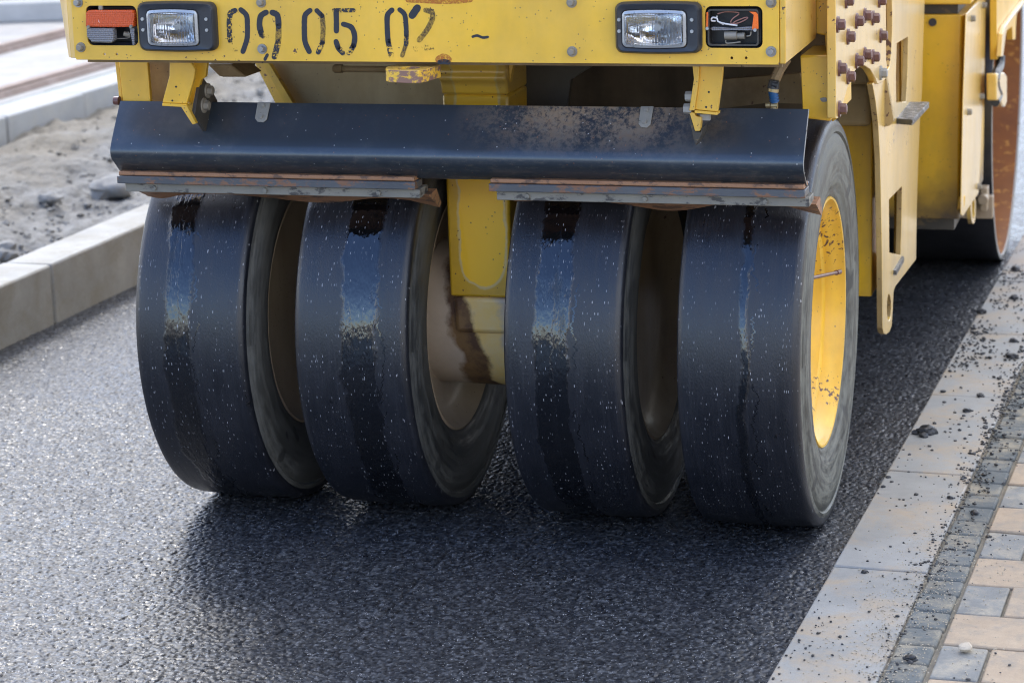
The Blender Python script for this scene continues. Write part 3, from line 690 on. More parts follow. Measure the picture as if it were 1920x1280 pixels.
# ---------------- bumper
BY = -.62
def bp(px, py, dy=0.): q = at(px, py, 'y', BY); return (q.x, q.z)
bum_out = [bp(141, 112), bp(1461, 123)]
xl, xr, zb = bum_out[0][0]+.0, bum_out[1][0], bum_out[0][1]+.0
zt = 1.30
rec = []
for (a, b, c, d) in ((160, 260, 11, 86), (1322, 1430, 12, 91)):
    x0, z1 = bp(a, b-b+c); x1, z0 = bp(b, d); rec.append((x0, x1, z0, z1))
hl = []
for (a, b, c, d) in ((262, 412, 4, 94), (1156, 1318, 4, 98)):
    x0, z1 = bp(a, c); x1, z0 = bp(b, d); hl.append((x0, x1, z0, z1))
outl = [(xl+.004, BY, zb), (xr-.004, BY, zb), (xr, BY, zb+.004), (xr, BY, zt), (xl, BY, zt), (xl, BY, zb+.004)]
holes = [[(p[0], BY, p[1]) for p in rrect(*r, .012)] for r in rec]
holes += [[(p[0], BY, p[1]) for p in rrect(h[0]+.02, h[1]-.02, h[2]+.015, h[3]-.015, .01)] for h in hl]
for px, py in ((196, 102), (219, 102), (1372, 109), (1399, 109)):
    cx, cz = bp(px, py); holes.append([(cx+.0028*math.cos(t*math.pi/6), BY, cz+.0028*math.sin(t*math.pi/6)) for t in range(12)])
mb = MB(); mb.plate(outl, (0, .005, 0), holes)
bumper = mb.build('bumper', 'yellow', RR, bevel=.0)
mb = MB(); mb.box(xl+.002, xr-.002, BY+.005, BY+.075, zb+.001, zb+.006); mb.box(xl+.003, xr-.003, BY+.052, BY+.058, zb-.012, zb+.001)
mb.build('lower_lip', 'brown_grime', bumper)
mb = MB(); r_ = .004; mb.cyl((xl+.002, BY+.0045, zb+.0035), (xr-.002, BY+.0045, zb+.0035), .0045, n=16); mb.build('rolled_edge', 'yellow', bumper)
for px, py, mt_ in ((147, 5, 'bolt_steel'), (152, 89, 'bolt_dull'), (490, 5, 'bolt_dull'), (492, 92, 'bolt_steel'), (1072, 5, 'bolt_dull'), (1073, 97, 'bolt_dull'), (1446, 5, 'bolt_dull'), (1446, 97, 'bolt_steel')):
    q = at(px, py, 'y', BY); mb = MB(); hexbolt(mb, q, (0, -1, 0), .0070, .0090, 1.5, .0025); mb.build('bolt', mt_, bumper)
# left flange and right corner panel
mb = MB(); g1 = [at(137, -40, 'y', BY), at(143, 108, 'y', BY)]; 
pts = [(140, -40, BY), (142.5, 109, BY), (134, 109, BY+.02), (122, -40, BY+.02)]
P4 = [at(a, b, 'y', c) for a, b, c in pts]; mb.plate(P4, (0, .03, 0))
pts = [(121.5, -40, BY+.02), (133.5, 109, BY+.02), (129, 107, BY+.10), (106, -40, BY+.10)]
P4 = [at(a, b, 'y', c) for a, b, c in pts]; mb.hull8(P4, [v+Vector((.006, .006, 0)) for v in P4])
mb.build('corner_flange', 'yellow_dirty', bumper, bevel=.001)
mb = MB(); xc = xr+.012
mb.box(xr+.0005, xc, BY+.0015, BY+.012, zb+.001, zt); mb.build('edge_strip', 'yellow_dirty', bumper, bevel=.002)
mb = MB(); po = [at(a, b, 'x', xc) for a, b in ((1471, 121), (1529, 73), (1531, 62), (1529, -60))]; po = [Vector((xc, BY+.004, zb+.002))]+po[1:]+[Vector((xc, BY+.004, zt))]
mb.plate(po, (-.006, 0, 0)); mb.build('corner_panel', 'yellow_side', bumper, bevel=.001)
# stencilled digits
def stroke(name, parts_, lab=None):
    for mat_, wpx, pl in parts_:
        mb = MB()
        pts = [Vector((400+a/3.84, b/3.84)) for a, b in pl]
        P = [pts[0]]+pts+[pts[-1]]; out = []
        for i in range(1, len(P)-2):
            for k in range(5):
                t = k/5; a, b, c, d = P[i-1], P[i], P[i+1], P[i+2]
                out.append(.5*((2*b)+(c-a)*t+(2*a-5*b+4*c-d)*t*t+(3*b-a-3*c+d)*t**3))
        out.append(pts[-1]); hw = wpx/2; left, right = [], []
        for i, p in enumerate(out):
            d = (out[min(i+1, len(out)-1)]-out[max(i-1, 0)]).normalized(); n = Vector((-d.y, d.x)); j = 1+.1*mnoise.noise(Vector((p.x*.2, p.y*.2, 0)))
            left.append(p+n*hw*j); right.append(p-n*hw*j)
        d0 = (out[1]-out[0]).normalized(); d1 = (out[-1]-out[-2]).normalized()
        cap = lambda c, d, s: [c+(Matrix.Rotation(a, 2) @ (d*s*hw)) for a in (-.9, -.4, 0, .4, .9)]
        # ribbon quads
        bm = mb.bm
        L_ = [bm.verts.new(at(v.x, v.y, 'y', BY-.0006)) for v in left]; R_ = [bm.verts.new(at(v.x, v.y, 'y', BY-.0006)) for v in right]
        for i in range(len(L_)-1): bm.faces.new((L_[i], L_[i+1], R_[i+1], R_[i]))
        for c, dd, s, A, B in ((out[-1], d1, 1, L_[-1], R_[-1]), (out[0], d0, -1, R_[0], L_[0])):
            vs = [bm.verts.new(at(v.x, v.y, 'y', BY-.0006)) for v in cap(c, dd, s)]
            try: bm.faces.new([B]+vs+[A])
            except Exception: pass
        mb.build(name, mat_, bumper)
S_, W_, F_, T_ = 'st_solid', 'st_worn', 'st_faded', 'st_faint'
stroke('digit_stroke', [(W_, 10, [(155, 78), (122, 100), (115, 180), (120, 290)]), (T_, 9, [(120, 300), (135, 345), (165, 360)]), (S_, 9.5, [(198, 72), (238, 112), (245, 180), (244, 270), (228, 330), (213, 372)])])
stroke('digit_stroke', [(S_, 11, [(378, 92), (342, 118), (332, 180), (342, 232)]), (W_, 10, [(342, 235), (352, 262)]), (T_, 8, [(352, 268), (410, 268)]), (S_, 11, [(425, 92), (462, 115), (470, 190)]), (F_, 11, [(470, 190), (468, 300)]), (W_, 11, [(467, 305), (440, 410)]), (S_, 6, [(388, 398), (372, 428)])])
stroke('digit_stroke', [(S_, 10, [(695, 78), (660, 115), (655, 200), (660, 300), (690, 372)]), (S_, 9, [(745, 78), (782, 115)]), (F_, 9.5, [(782, 115), (790, 200), (785, 310)]), (W_, 9, [(785, 310), (755, 378)])])
stroke('digit_stroke', [(W_, 8, [(870, 76), (1008, 76)]), (S_, 10, [(884, 84), (886, 160), (886, 224)]), (S_, 10, [(938, 176), (995, 200), (1018, 265), (1010, 330)]), (W_, 10, [(1010, 330), (978, 382)]), (S_, 10, [(884, 302), (898, 345)]), (W_, 10, [(898, 345), (930, 382)])])
stroke('digit_stroke', [(S_, 10, [(1285, 75), (1254, 112), (1252, 200), (1258, 300)]), (W_, 10, [(1258, 300), (1280, 402)]), (S_, 9, [(1342, 72), (1378, 110), (1388, 200), (1390, 260)]), (W_, 9, [(1390, 260), (1388, 320)]), (F_, 8, [(1385, 325), (1360, 402)])])
stroke('digit_stroke', [(S_, 14, [(1468, 60), (1432, 112)]), (F_, 10, [(1530, 75), (1575, 92), (1578, 140)]), (F_, 10, [(1578, 140), (1540, 215), (1482, 290)]), (T_, 11, [(1452, 352), (1580, 340)])])
stroke('paint_chip', [(S_, 5, [(1868, 266), (1900, 258), (1940, 272), (1975, 268)])])
M['rust_mark'] = stencil('rust_stain', .52, .12); M['rust_mark'].node_tree.nodes['Principled BSDF'].inputs['Base Color'].default_value = (.45, .14, .02, 1)
stroke('rust_stain', [('rust_mark', 9, [(1400, 2), (1560, 10), (1700, 14), (1850, 2)]), ('rust_mark', 14, [(1625, 430), (1660, 412), (1690, 430)]), (S_, 9, [(1630, 448), (1665, 445), (1690, 450)])])
# headlights
def headlight(h, flip):
    x0, x1, z0, z1 = h; hd = empty('headlight', ((x0+x1)/2, BY, (z0+z1)/2), RR)
    O = rrect(x0, x1, z0, z1, .014, bow=.0025); w = x1-x0
    li = (.020, .024) if not flip else (.020, .036)
    ix0, ix1 = (x0+.022, x1-.036) if not flip else (x0+.015, x1-.028)
    iz0, iz1 = z0+.012, z1-.0155
    I = rrect(ix0-.001, ix1+.001, iz0-.001, iz1+.001, .009, bow=.0025)
    O2 = rrect(x0+.005, x1-.005, z0+.004, z1-.004, .012, bow=.0025)
    mb = MB(); ring(mb, O, O2, BY-.014, BY-.0005, BY-.022); ring(mb, O2, I, BY-.0215, BY-.004, BY-.019)
    mb.build('bezel', 'black_plastic', hd, bevel=.0012)
    I2 = rrect(ix0+.006, ix1-.006, iz0+.006, iz1-.006, .007, bow=.0022)
    mb = MB(); ring(mb, rrect(ix0, ix1, iz0, iz1, .009, bow=.0025), I2, BY-.022, BY-.006, BY-.024); mb.build('lamp_rim', 'chrome_rim', hd, bevel=.001)
    # curved lens
    def surf(y0, crown, n=22, m=14, ins=.0055):
        mb = MB(); G = []
        for i in range(n+1):
            row = []
            for j in range(m+1):
                a = i/n*2-1; b = j/m*2-1
                x = (ix0+ix1)/2+a*((ix1-ix0)/2-ins); z = (iz0+iz1)/2+b*((iz1-iz0)/2-ins+.002*(1-a*a))
                row.append(mb.bm.verts.new((x, y0+crown*(a*a*.6+b*b*.4), z)))
            G.append(row)
        for i in range(n):
            for j in range(m): mb.bm.faces.new((G[i][j], G[i+1][j], G[i+1][j+1], G[i][j+1]))
        return mb
    mb = surf(BY-.029, .005); L = mb.build('lens', 'lens_clear', hd); sm = L.modifiers.new('thickness', 'SOLIDIFY'); sm.thickness = .003
    # reflector bowl with stepped facets
    mb = surf(BY+.040, -.048, 30, 20, .005); o = mb.build('reflector', 'reflector', hd)
    cx, cz = (ix0+ix1)/2, (iz0+iz1)/2
    mb = MB(); mb.cyl((cx, BY+.03, cz), (cx, BY+.002, cz), .009, .008, 20); mb.build('bulb', 'chrome_rim', hd)
    for sx in (x0+.009 if flip else x0+.013, x1-.017):
        for sz in ((z0+z1)/2+.016, (z0+z1)/2-.006):
            mb = MB(); mb.cyl((sx, BY-.0195, sz), (sx, BY-.023, sz), .0038, .0033, 16); mb.cyl((sx, BY-.0225, sz), (sx, BY-.0232, sz), .0012, .0012, 8); mb.build('screw', 'chrome_rim', hd)
headlight(hl[0], False); headlight(hl[1], True)
# indicator lamps
def housing(r, parent):
    x0, x1, z0, z1 = r; mb = MB(); O = rrect(x0-.0005, x1+.0005, z0-.0005, z1+.0005, .012); I = rrect(x0+.005, x1-.005, z0+.005, z1-.005, .009)
    ring(mb, O, I, BY+.006, BY+.04, BY+.012); mb.box(x0, x1, BY+.038, BY+.042, z0, z1); mb.build('lamp_housing', 'black', parent)
r = rec[0]; il = empty('indicator_lamp', ((r[0]+r[1])/2, BY, (r[2]+r[3])/2), RR); housing(r, il)
def px_plate(pts, y, th, mat, name, parent, bevel=.0, **k):
    mb = MB(); mb.plate([at(a, b, 'y', y) for a, b in pts], (0, th, 0)); return mb.build(name, mat, parent, bevel=bevel, **k)
px_plate([(161, 24), (165, 20), (247, 20), (251, 26), (251, 51), (213, 52), (161, 51)], BY-.010, .018, 'lens_orange', 'orange_lens', il, .002)
px_plate([(162, 53), (212, 54), (213, 76), (208, 81), (172, 80), (163, 70)], BY-.010, .018, 'lens_milky', 'clear_lens', il, .002)
px_plate([(243, 53), (251, 53), (252, 84), (249, 85), (247, 75)], BY-.008, .004, 'lens_milky', 'broken_lens', il)
for px, py in ((166, 51), (246, 50)): mb = MB(); q = at(px, py, 'y', BY-.010); mb.cyl(q, q+Vector((0, -.004, 0)), .0038, .003, 14); mb.build('screw', 'bolt_dull', il)
mb = MB(); q = at(188, 15, 'y', BY-.004); mb.box(q.x-.004, q.x+.004, q.y, q.y+.006, q.z-.004, q.z+.004)
mb.build('clip', 'bolt_dull', il)
mb = MB(); q = at(232, 63, 'y', BY+.01); mb.cyl(q, q+Vector((.012, .004, -.004)), .005, .006, 14); mb.tube([at(240, 60, 'y', BY), at(244, 68, 'y', BY), at(238, 72, 'y', BY+.01), at(214, 73, 'y', BY+.01)], .001); mb.tube([at(240, 66, 'y', BY-.002), at(245, 62, 'y', BY-.002)], .0008)
mb.build('bulb_holder', 'bolt_dull', il)
r = rec[1]; il2 = empty('indicator_lamp', ((r[0]+r[1])/2, BY, (r[2]+r[3])/2), RR); housing(r, il2); il2['label'] = 'broken indicator lamp with bare bulb and wires'
mb = MB(); ring(mb, rrect(r[0]+.004, r[1]-.008, r[2]+.004, r[3]-.006, .006), rrect(r[0]+.007, r[1]-.011, r[2]+.007, r[3]-.009, .005), BY+.002, BY+.012); mb.build('inner_rim', 'plate_dark', il2)
q0_, q1_ = 1140, 0
def z1p(X, Y, y): return at(1140+X/6, Y/6, 'y', y)
mb = MB(); mb.plate([z1p(a, b, BY+.004) for a, b in ((1150, 325), (1180, 305), (1400, 318), (1630, 300), (1640, 345), (1400, 340), (1180, 345))], (0, .012, 0)); mb.build('divider', 'lens_milky', il2)
mb = MB(); mb.plate([z1p(a, b, BY-.002) for a, b in ((1590, 135), (1660, 140), (1685, 170), (1692, 325), (1618, 335), (1640, 170))], (0, .004, 0)); mb.build('orange_shard', 'lens_shard', il2); mb = MB(); mb.plate([z1p(a, b, BY-.002) for a, b in ((1108, 140), (1124, 145), (1122, 310), (1104, 310))], (0, .004, 0)); mb.build('orange_shard', 'lens_shard', il2)
mb = MB(); mb.tube([z1p(a, b, BY+.01) for a, b in ((1230, 160), (1330, 135), (1475, 150), (1400, 215), (1385, 265), (1470, 260), (1570, 210), (1545, 200), (1440, 240), (1380, 275), (1280, 265))], .0012); mb.build('brown_wire', 'wire_brown', il2)
mb = MB(); mb.tube([z1p(a, b, BY+.006) for a, b in ((1210, 240), (1165, 235), (1175, 200), (1225, 210), (1240, 245), (1320, 270), (1455, 290))], .0016); mb.tube([z1p(a, b, BY+.008) for a, b in ((1225, 180), (1235, 240), (1300, 280))], .0012); mb.build('white_wire', 'wire_white', il2)
mb = MB(); mb.cyl(z1p(1315, 400, BY+.012), z1p(1450, 400, BY+.012), .0085, .0085, 16); mb.cyl(z1p(1450, 405, BY+.012), z1p(1540, 405, BY+.012), .006, .007, 16); mb.tube([z1p(a, b, BY+.006) for a, b in ((1325, 455), (1340, 490), (1490, 475))], .0014); mb.tube([z1p(a, b, BY+.006) for a, b in ((1560, 410), (1600, 400), (1610, 360))], .0012); mb.build('bulb', 'bolt_dull', il2)
for X, Y in ((1118, 322), (1655, 340)): mb = MB(); q = z1p(X, Y, BY-.003); mb.cyl(q, q+Vector((0, -.004, 0)), .0035, .003, 12); mb.build('screw', 'chrome_rim', il2)
# tow eye
mb = MB(); zc = 1.095; zz = at(770, 128, 'y', BY-.02).z
def ty(px, py): q = at(px, py, 'z', zz); return (q.x, q.y, q.z)
eye = [ty(*p) for p in ((745, 121), (824, 121), (826, 122), (812, 126), (800, 130), (785, 132.5), (765, 132.8), (745, 132), (730, 131), (723, 129), (724, 126), (733, 123))]
cxy = at(767, 127.3, 'z', zz); hole = [(cxy.x+.021*math.cos(t*math.pi/10), cxy.y+.021*math.sin(t*math.pi/10), zz) for t in range(20)]
mb.plate(eye, (0, 0, -.025), [hole]); te = mb.build('tow_eye', 'tow_rust', RR, bevel=.001); te.data.materials.append(M['yellow_side'])
for pg in te.data.polygons:
    if pg.normal.z > .9: pg.material_index = 1
# ---------------- upper body, mostly above the picture
mb = MB(); mb.box(-.85, .60, BY+.02, 1.4, 1.30, 1.36); mb.box(-.84, .59, BY+.05, 1.35, 1.36, 1.72); mb.build('hood', 'yellow', RR, bevel=.02)
mb = MB(); mb.box(-.84, .60, -.50, 1.3, 1.16, 1.295); mb.build('chassis_deck', 'brown_grime', RR)
mb = MB(); mb.plate([at(a, b, 'y', .30) for a, b in ((470, 100), (960, 100), (960, 250), (545, 250), (560, 200))], (0, .02, 0)); mb.build('tank_panel', 'tan', RR)
mb = MB(); mb.plate([at(a, b, 'y', .34) for a, b in ((950, 100), (1570, 100), (1570, 250), (950, 250))], (0, .02, 0)); mb.build('inner_panel', 'inner_dark_grime', RR)
mb = MB(); mb.plate([at(a, b, 'y', .12) for a, b in ((1345, 205), (1345, 150), (1420, 144), (1500, 138), (1510, 195), (1440, 193))], (0, .02, 0)); mb.build('guard_plate', 'brown_grime', RR)
# curved darker brackets and pipe behind
mb = MB(); mb.plate([at(a, b, 'y', -.05) for a, b in ((955, 118), (1120, 118), (1070, 150), (1062, 215), (940, 215), (938, 160))], (0, .02, 0)); mb.build('inner_bracket', 'interior_dark', RR)
mb = MB(); mb.cyl(at(625, 129, 'y', -.1), at(740, 131, 'y', -.1), .007); mb.cyl(at(628, 129, 'y', -.1), at(642, 129, 'y', -.1), .010); mb.build('bolt_rod', 'brown_grime', RR)
px_plate([(474, 112), (493, 112), (548, 205), (522, 205)], .27, .02, 'yellow_dirty', 'slanted_edge', RR, .002)
px_plate([(488, 112), (500, 112), (556, 205), (540, 205)], .25, .02, 'yellow_olive', 'slanted_lip', RR, .002)
# hoses on the left
px_plate([(388, 121), (432, 121), (462, 145), (418, 145), (410, 143)], -.25, .10, 'brown_grime', 'exhaust_duct', RR, .004)
px_plate([(430, 118), (467, 118), (466, 135), (460, 145), (455, 144)], -.15, .04, 'plate_dark', 'duct_flange', RR, .002)
# left leg
px_plate([(222, 112), (276, 112), (283, 200), (231, 200)], -.40, .012, 'yellow', 'left_leg', RR, .002)
px_plate([(215, 112), (222, 112), (231, 200), (225, 200)], -.39, .012, 'yellow_dirty', 'leg_edge', RR, .001)
px_plate([(276, 112), (330, 112), (325, 200), (283, 200)], -.33, .012, 'brown_grime', 'leg_web', RR)
q = at(224, 189, 'y', -.40); mb = MB(); mb.cyl((q.x, -.40, q.z), (q.x-.012, -.40, q.z), .010, .009, 16); mb.build('bolt', 'bolt_brown', RR)
# ---------------- fender plate (bent sheet)
FX0, FX1 = -.862, .632
prof = [(-.408, .984), (-.452, .925), (-.468, .902), (-.4735, .892), (-.4755, .884), (-.4745, .876), (-.470, .868), (-.432, .834)]
mb = MB(); inner = [(a+.006, b-.003) for a, b in prof]
poly = prof+inner[::-1]
mb.plate([(FX0, a, b) for a, b in poly], (FX1-FX0, 0, 0)); fender = mb.build('fender', 'fender', RR, sharp=60)
# silver end edge
mb = MB(); mb.plate([(FX1, a-.0005, b) for a, b in prof]+[(FX1, a+.004, b-.002) for a, b in prof[::-1]], (.0012, 0, 0)); mb.build('bare_edge', 'steel_grey', fender)
def fslope(px, py):   # point on the upper fender slope
    a, b = Vector((0, *prof[0])), Vector((0, *prof[1])); n = Vector((0, -(a.z-b.z), (a.y-b.y))); n = n.normalized()
    if n.z < 0: n = -n
    d = (R3 @ Vector(((px-960)/F, -(py-640)/F, -1.0))); t = (a-CAMP).dot(n)/d.dot(n); return CAMP+d*t, n
for pts in (((484, 193), (508, 193), (500, 231), (478, 229)), ((1202, 201), (1226, 201), (1219, 241), (1197, 239))):
    mb = MB(); q = [fslope(*p) for p in pts]; n = q[0][1]; c = sum((v[0] for v in q), Vector())/4
    # rounded lower corners
    P = [q[0][0], q[1][0], q[2][0].lerp(q[1][0], .15), q[2][0].lerp(q[3][0], .25), q[3][0].lerp(q[2][0], .25), q[3][0].lerp(q[0][0], .15)]
    mb.plate([v+n*.0008 for v in P], n*.003); mb.build('clamp_strip', 'steel_grey', fender, bevel=.0008)
    top = (q[0][0]+q[1][0])/2; bot = (q[2][0]+q[3][0])/2
    for f in (.2, .76):
        mb = MB(); hexbolt(mb, top.lerp(bot, f)+n*.0035, n, .0055, .003, 1.5, .001); mb.build('bolt', 'steel_grey', fender)
# scrapers
def scraper(x0, x1, wav, xs0, xs1):
    s = empty('scraper', ((x0+x1)/2, -.43, .82), RR)
    mb = MB(); mb.plate([(x0, -.4325, .8385), (x0, -.452, .838), (x0, -.452, .829), (x0, -.40, .829), (x0, -.40, .8385)], (x1-x0, 0, 0)); mb.build('rubber_strip', 'rubber_orange', s, bevel=.002)
    mb = MB(); mb.box(x0-.002, x1+.003, -.458, -.405, .8125, .8285); mb.build('clamp_bar', 'bar_blue', s, bevel=.0015)
    mb = MB(); mb.box(x0+.012, x1+.010, -.448, -.39, .793, .812); mb.build('backing_bar', 'bar_grey', s, bevel=.0015)
    for k in range(3):
        x = x0+(x1-x0)*(.12+.38*k); mb = MB(); mb.cyl((x, -.447, .8025), (x, -.453, .8025), .006, .005, 10); mb.build('bolt', 'bar_grey', s)
    # flap with a worn lower edge
    n = 60; bm = bmesh.new(); V = []
    for i in range(n+1):
        t = i/n; x = xs0+(xs1-xs0)*t; low = wav(t)
        V.append([bm.verts.new((x, -.425, .795)), bm.verts.new((x, -.36, low+.004)), bm.verts.new((x, -.352, low)), bm.verts.new((x, -.34, low+.008)), bm.verts.new((x, -.37, .80))])
    for a, b in zip(V, V[1:]):
        for k in range(5): bm.faces.new((a[k], b[k], b[(k+1) % 5], a[(k+1) % 5]))
    bm.faces.new(V[0][::-1]); bm.faces.new(V[-1])
    mb = MB(); mb.merge(bm); mb.build('rubber_flap', 'rubber_orange', s, sharp=50)
g_ = lambda t, c, w, h: h*math.exp(-((t-c)/w)**2)
scraper(-.857, -.187, lambda t: .768-g_(t, .05, .05, .008)+g_(t, .25, .16, .006)-g_(t, .60, .14, .008)+g_(t, .8, .1, .006)-.012*max(0, (t-.9)/.1), -.838, -.165)
scraper(-.022, .630, lambda t: .772+g_(t, .2, .14, .007)-g_(t, .52, .12, .012)+g_(t, .75, .12, .010)-.014*max(0, (t-.9)/.1), .0, .650)
# ---------------- brackets holding the fender
br = empty('fender_bracket', (.44, -.5, 1.0), RR)
px_plate([(1312, 120), (1356, 120), (1354, 148), (1345.6, 210), (1302.6, 206), (1311, 146)], -.505, .012, 'yellow', 'bracket_plate', br, .0015)
px_plate([(1302, 207), (1345.5, 211), (1345, 216), (1302, 212)], -.508, .03, 'yellow', 'bracket_foot', br, .001)
px_plate([(1298, 120), (1311, 120), (1310.5, 147), (1302, 207), (1292, 208), (1301, 148)], -.512, .05, 'yellow_dirty', 'bracket_web', br, .001)
px_plate([(1292, 209), (1302, 212), (1304, 218), (1315, 221), (1312, 246), (1303, 246)], -.505, .02, 'yellow_dirty', 'bracket_fin', br, .001)
px_plate([(1288, 200), (1292, 208), (1303, 246), (1313, 248), (1316, 240), (1316, 251), (1305, 273), (1300, 262)], -.497, .05, 'plate_dark', 'weld_plate', br, .001)
for px, py in ((1291, 181), (1288, 204)):
    mb = MB(); q = at(px, py, 'y', -.50); mb.cyl((q.x+.01, q.y, q.z), (q.x-.006, q.y, q.z), .011, .010, 6); mb.build('bolt', 'steel_grey', br)
mb = MB(); q = at(1322, 220, 'y', -.49); mb.box(q.x-.010, q.x+.010, q.y-.004, q.y+.01, q.z-.006, q.z+.006); mb.build('nut', 'steel_grey', br)
for px, py in ((1329, 173), (1324, 201)): mb = MB(); q = at(px, py, 'y', -.5055); mb.cyl(q, q+Vector((0, .003, 0)), .0022, n=10); mb.build('drilled_hole', 'black', br)
bl = empty('fender_bracket', (-.66, -.5, 1.0), RR)
px_plate([(318, 112), (356, 112), (365.6, 132), (363, 150), (350, 195), (304, 193), (317.5, 142)], -.505, .012, 'yellow', 'bracket_plate', bl, .0015)
px_plate([(304, 193.5), (350, 195.5), (350, 199), (340, 201), (304, 199)], -.508, .03, 'yellow', 'bracket_foot', bl, .001)
px_plate([(339, 200), (350, 198), (367.5, 232), (361, 234)], -.515, .012, 'yellow_dirty', 'bracket_fin', bl, .001)
px_plate([(362, 112), (389, 112), (385, 145), (377, 150), (360, 212), (350, 196), (366, 140)], -.47, .012, 'yellow_olive', 'bracket_web', bl, .001)
mb = MB(); xx = at(365, 214, 'y', -.505).x; mb.plate([at(a, b, 'x', xx) for a, b in ((378, 145), (382, 147), (396, 166), (408, 189), (399, 259), (392, 256), (365, 214))], (-.008, 0, 0)); mb.build('weld_plate', 'plate_dark', bl, bevel=.001)
for px, py in ((389, 170), (382, 198)):
    q = at(px, py, 'x', xx); mb = MB(); hexbolt(mb, q, (1, 0, 0), .011, .009, 1.5, .003); mb.build('bolt', 'bolt_dull', bl)
for px, py in ((330, 163), (323, 189)): mb = MB(); q = at(px, py, 'y', -.5055); mb.cyl(q, q+Vector((0, .003, 0)), .0022, n=10); mb.build('drilled_hole', 'black', bl)
# hose fitting right
hf = empty('hose_fitting', (.55, -.38, 1.0), RR)
mb = MB(); mb.tube([at(a, b, 'y', -.33) for a, b in ((1475, 110), (1462, 130), (1453, 150))], .011); mb.build('hose', 'brown_grime', hf)
mb = MB(); mb.cyl(at(1452, 151, 'y', -.36), at(1450, 166, 'y', -.36), .0105, .0125, 16); mb.cyl(at(1448, 157, 'y', -.365), at(1458, 160, 'y', -.365), .008, n=12); mb.build('hose_cap', 'black_plastic', hf)
mb = MB(); mb.cyl(at(1451, 166, 'y', -.36), at(1450, 172, 'y', -.36), .011, n=16); mb.cyl(at(1446, 198, 'y', -.36), at(1458, 198, 'y', -.36), .007, n=12); mb.cyl(at(1436, 198, 'y', -.365), at(1444, 197, 'y', -.365), .0055, n=12); mb.cyl(at(1451, 200, 'y', -.36), at(1451, 207, 'y', -.36), .008, n=12); mb.build('nozzle', 'brass', hf)
mb = MB()
for k in range(4): mb.cyl(at(1449.5+k*.8, 172+k*5, 'y', -.36), at(1449.8+k*.8, 175.5+k*5, 'y', -.36), .0105, .0095, 16)
mb.cyl(at(1449.5, 172, 'y', -.36), at(1452.5, 193, 'y', -.36), .008, n=16); mb.build('ribbed_collar', 'blue_plastic', hf)
# right corner post
px_plate([(1500, 104), (1556, 104), (1558, 228), (1505, 222)], -.28, .30, 'yellow', 'corner_post', RR, .004)
px_plate([(1529, -40), (1556, -40), (1555, 69), (1531, 64)], -.22, .25, 'yellow', 'upper_post', RR, .003)
px_plate([(1546, 62), (1567, 62), (1571, 222), (1560, 229), (1556, 190)], -.24, .02, 'yellow_olive', 'post_flange', RR, .002)
px_plate([(1530, 40), (1560, 40), (1560, 106), (1500, 106)], -.12, .02, 'brown_grime', 'inner_web', RR)
mb = MB(); q = at(1545, 187, 'y', -.2815); rock(mb, q, .008, .6, 2, 2.2, 1.3); 
for v in mb.bm.verts: v.co.y = -.2805+(v.co.y-q.y)*.12
mb.build('paint_chip', 'steel_grey', RR)
# ---------------- side plates
XS = .668
def xplate(pts, x, th, mat, name, parent, holes=(), bevel=.0015):
    mb = MB(); mb.plate([at(a, b, 'x', x) for a, b in pts], (-th, 0, 0), [[at(a, b, 'x', x) for a, b in h] for h in holes]); return mb.build(name, mat, parent, bevel=bevel)
bpl = xplate([(1567, -90), (1657, -90), (1658, 40), (1660, 90), (1662, 130), (1660, 150), (1648, 158), (1645, 157), (1641, 145), (1632, 130), (1620, 122.5), (1608, 127), (1600, 138), (1596, 152), (1590, 162), (1582, 190), (1578, 213), (1571, 222), (1567, 222)], XS+.006, .018, 'yellow_side', 'bolted_plate', RR)
for X, Y in ((160, 228), (255, 340), (335, 195), (410, 145), (485, 168), (558, 330), (175, 632), (255, 707), (335, 563), (410, 505), (485, 525), (175, 1005), (240, 5), (545, 5), (556, 675)):
    px, py = 1540+(X-14)/4.923, Y/4.923; q = at(px, py, 'x', XS+.006); mb = MB(); hexbolt(mb, q, (1, 0, 0), .0115, .0115, 1.5, .004)
    mb.build('bolt', 'bolt_brown' if X != 556 else 'steel_grey', bpl)
spl = xplate([(1646, -90), (1737, -90), (1734, 0), (1731, 80), (1728.7, 175), (1726, 207), (1721.5, 310), (1719, 400), (1717.6, 486), (1680, 535), (1676, 545), (1675.3, 552), (1673.5, 590), (1672, 611), (1668, 622), (1662, 627), (1657, 624), (1655, 615), (1654.5, 560), (1654, 480), (1652.5, 400), (1650.5, 300), (1647, 235), (1642, 190), (1636, 158), (1641, 150), (1650, 140)], XS, .014, 'yellow_side', 'side_plate', RR,
   holes=[[(1661, -70), (1671, -70), (1673, 20), (1673, 60), (1671, 100), (1668, 125), (1664.5, 133), (1661.5, 112)],
          [(1681.5, 82), (1703, 69), (1702, 130), (1699, 191), (1680.5, 192), (1680, 140)],
          [(1666.8, 375), (1691.5, 349), (1690.5, 420), (1689, 478.5), (1667.5, 473)],
          [(1667+4*math.cos(t*math.pi/8), 576+25*math.sin(t*math.pi/8)) for t in range(16)]])
spl.data.materials.append(M['edge_rust'])
for pg in spl.data.polygons:
    if pg.normal.y < -.45: pg.material_index = 1
mb = MB(); mb.plate([at(a, b, 'y', .50) for a, b in ((1652, 88), (1676, 228), (1668, 236), (1655, 239), (1649, 165))], (0, .02, 0)); mb.build('gusset', 'edge_rust', spl, bevel=.001)
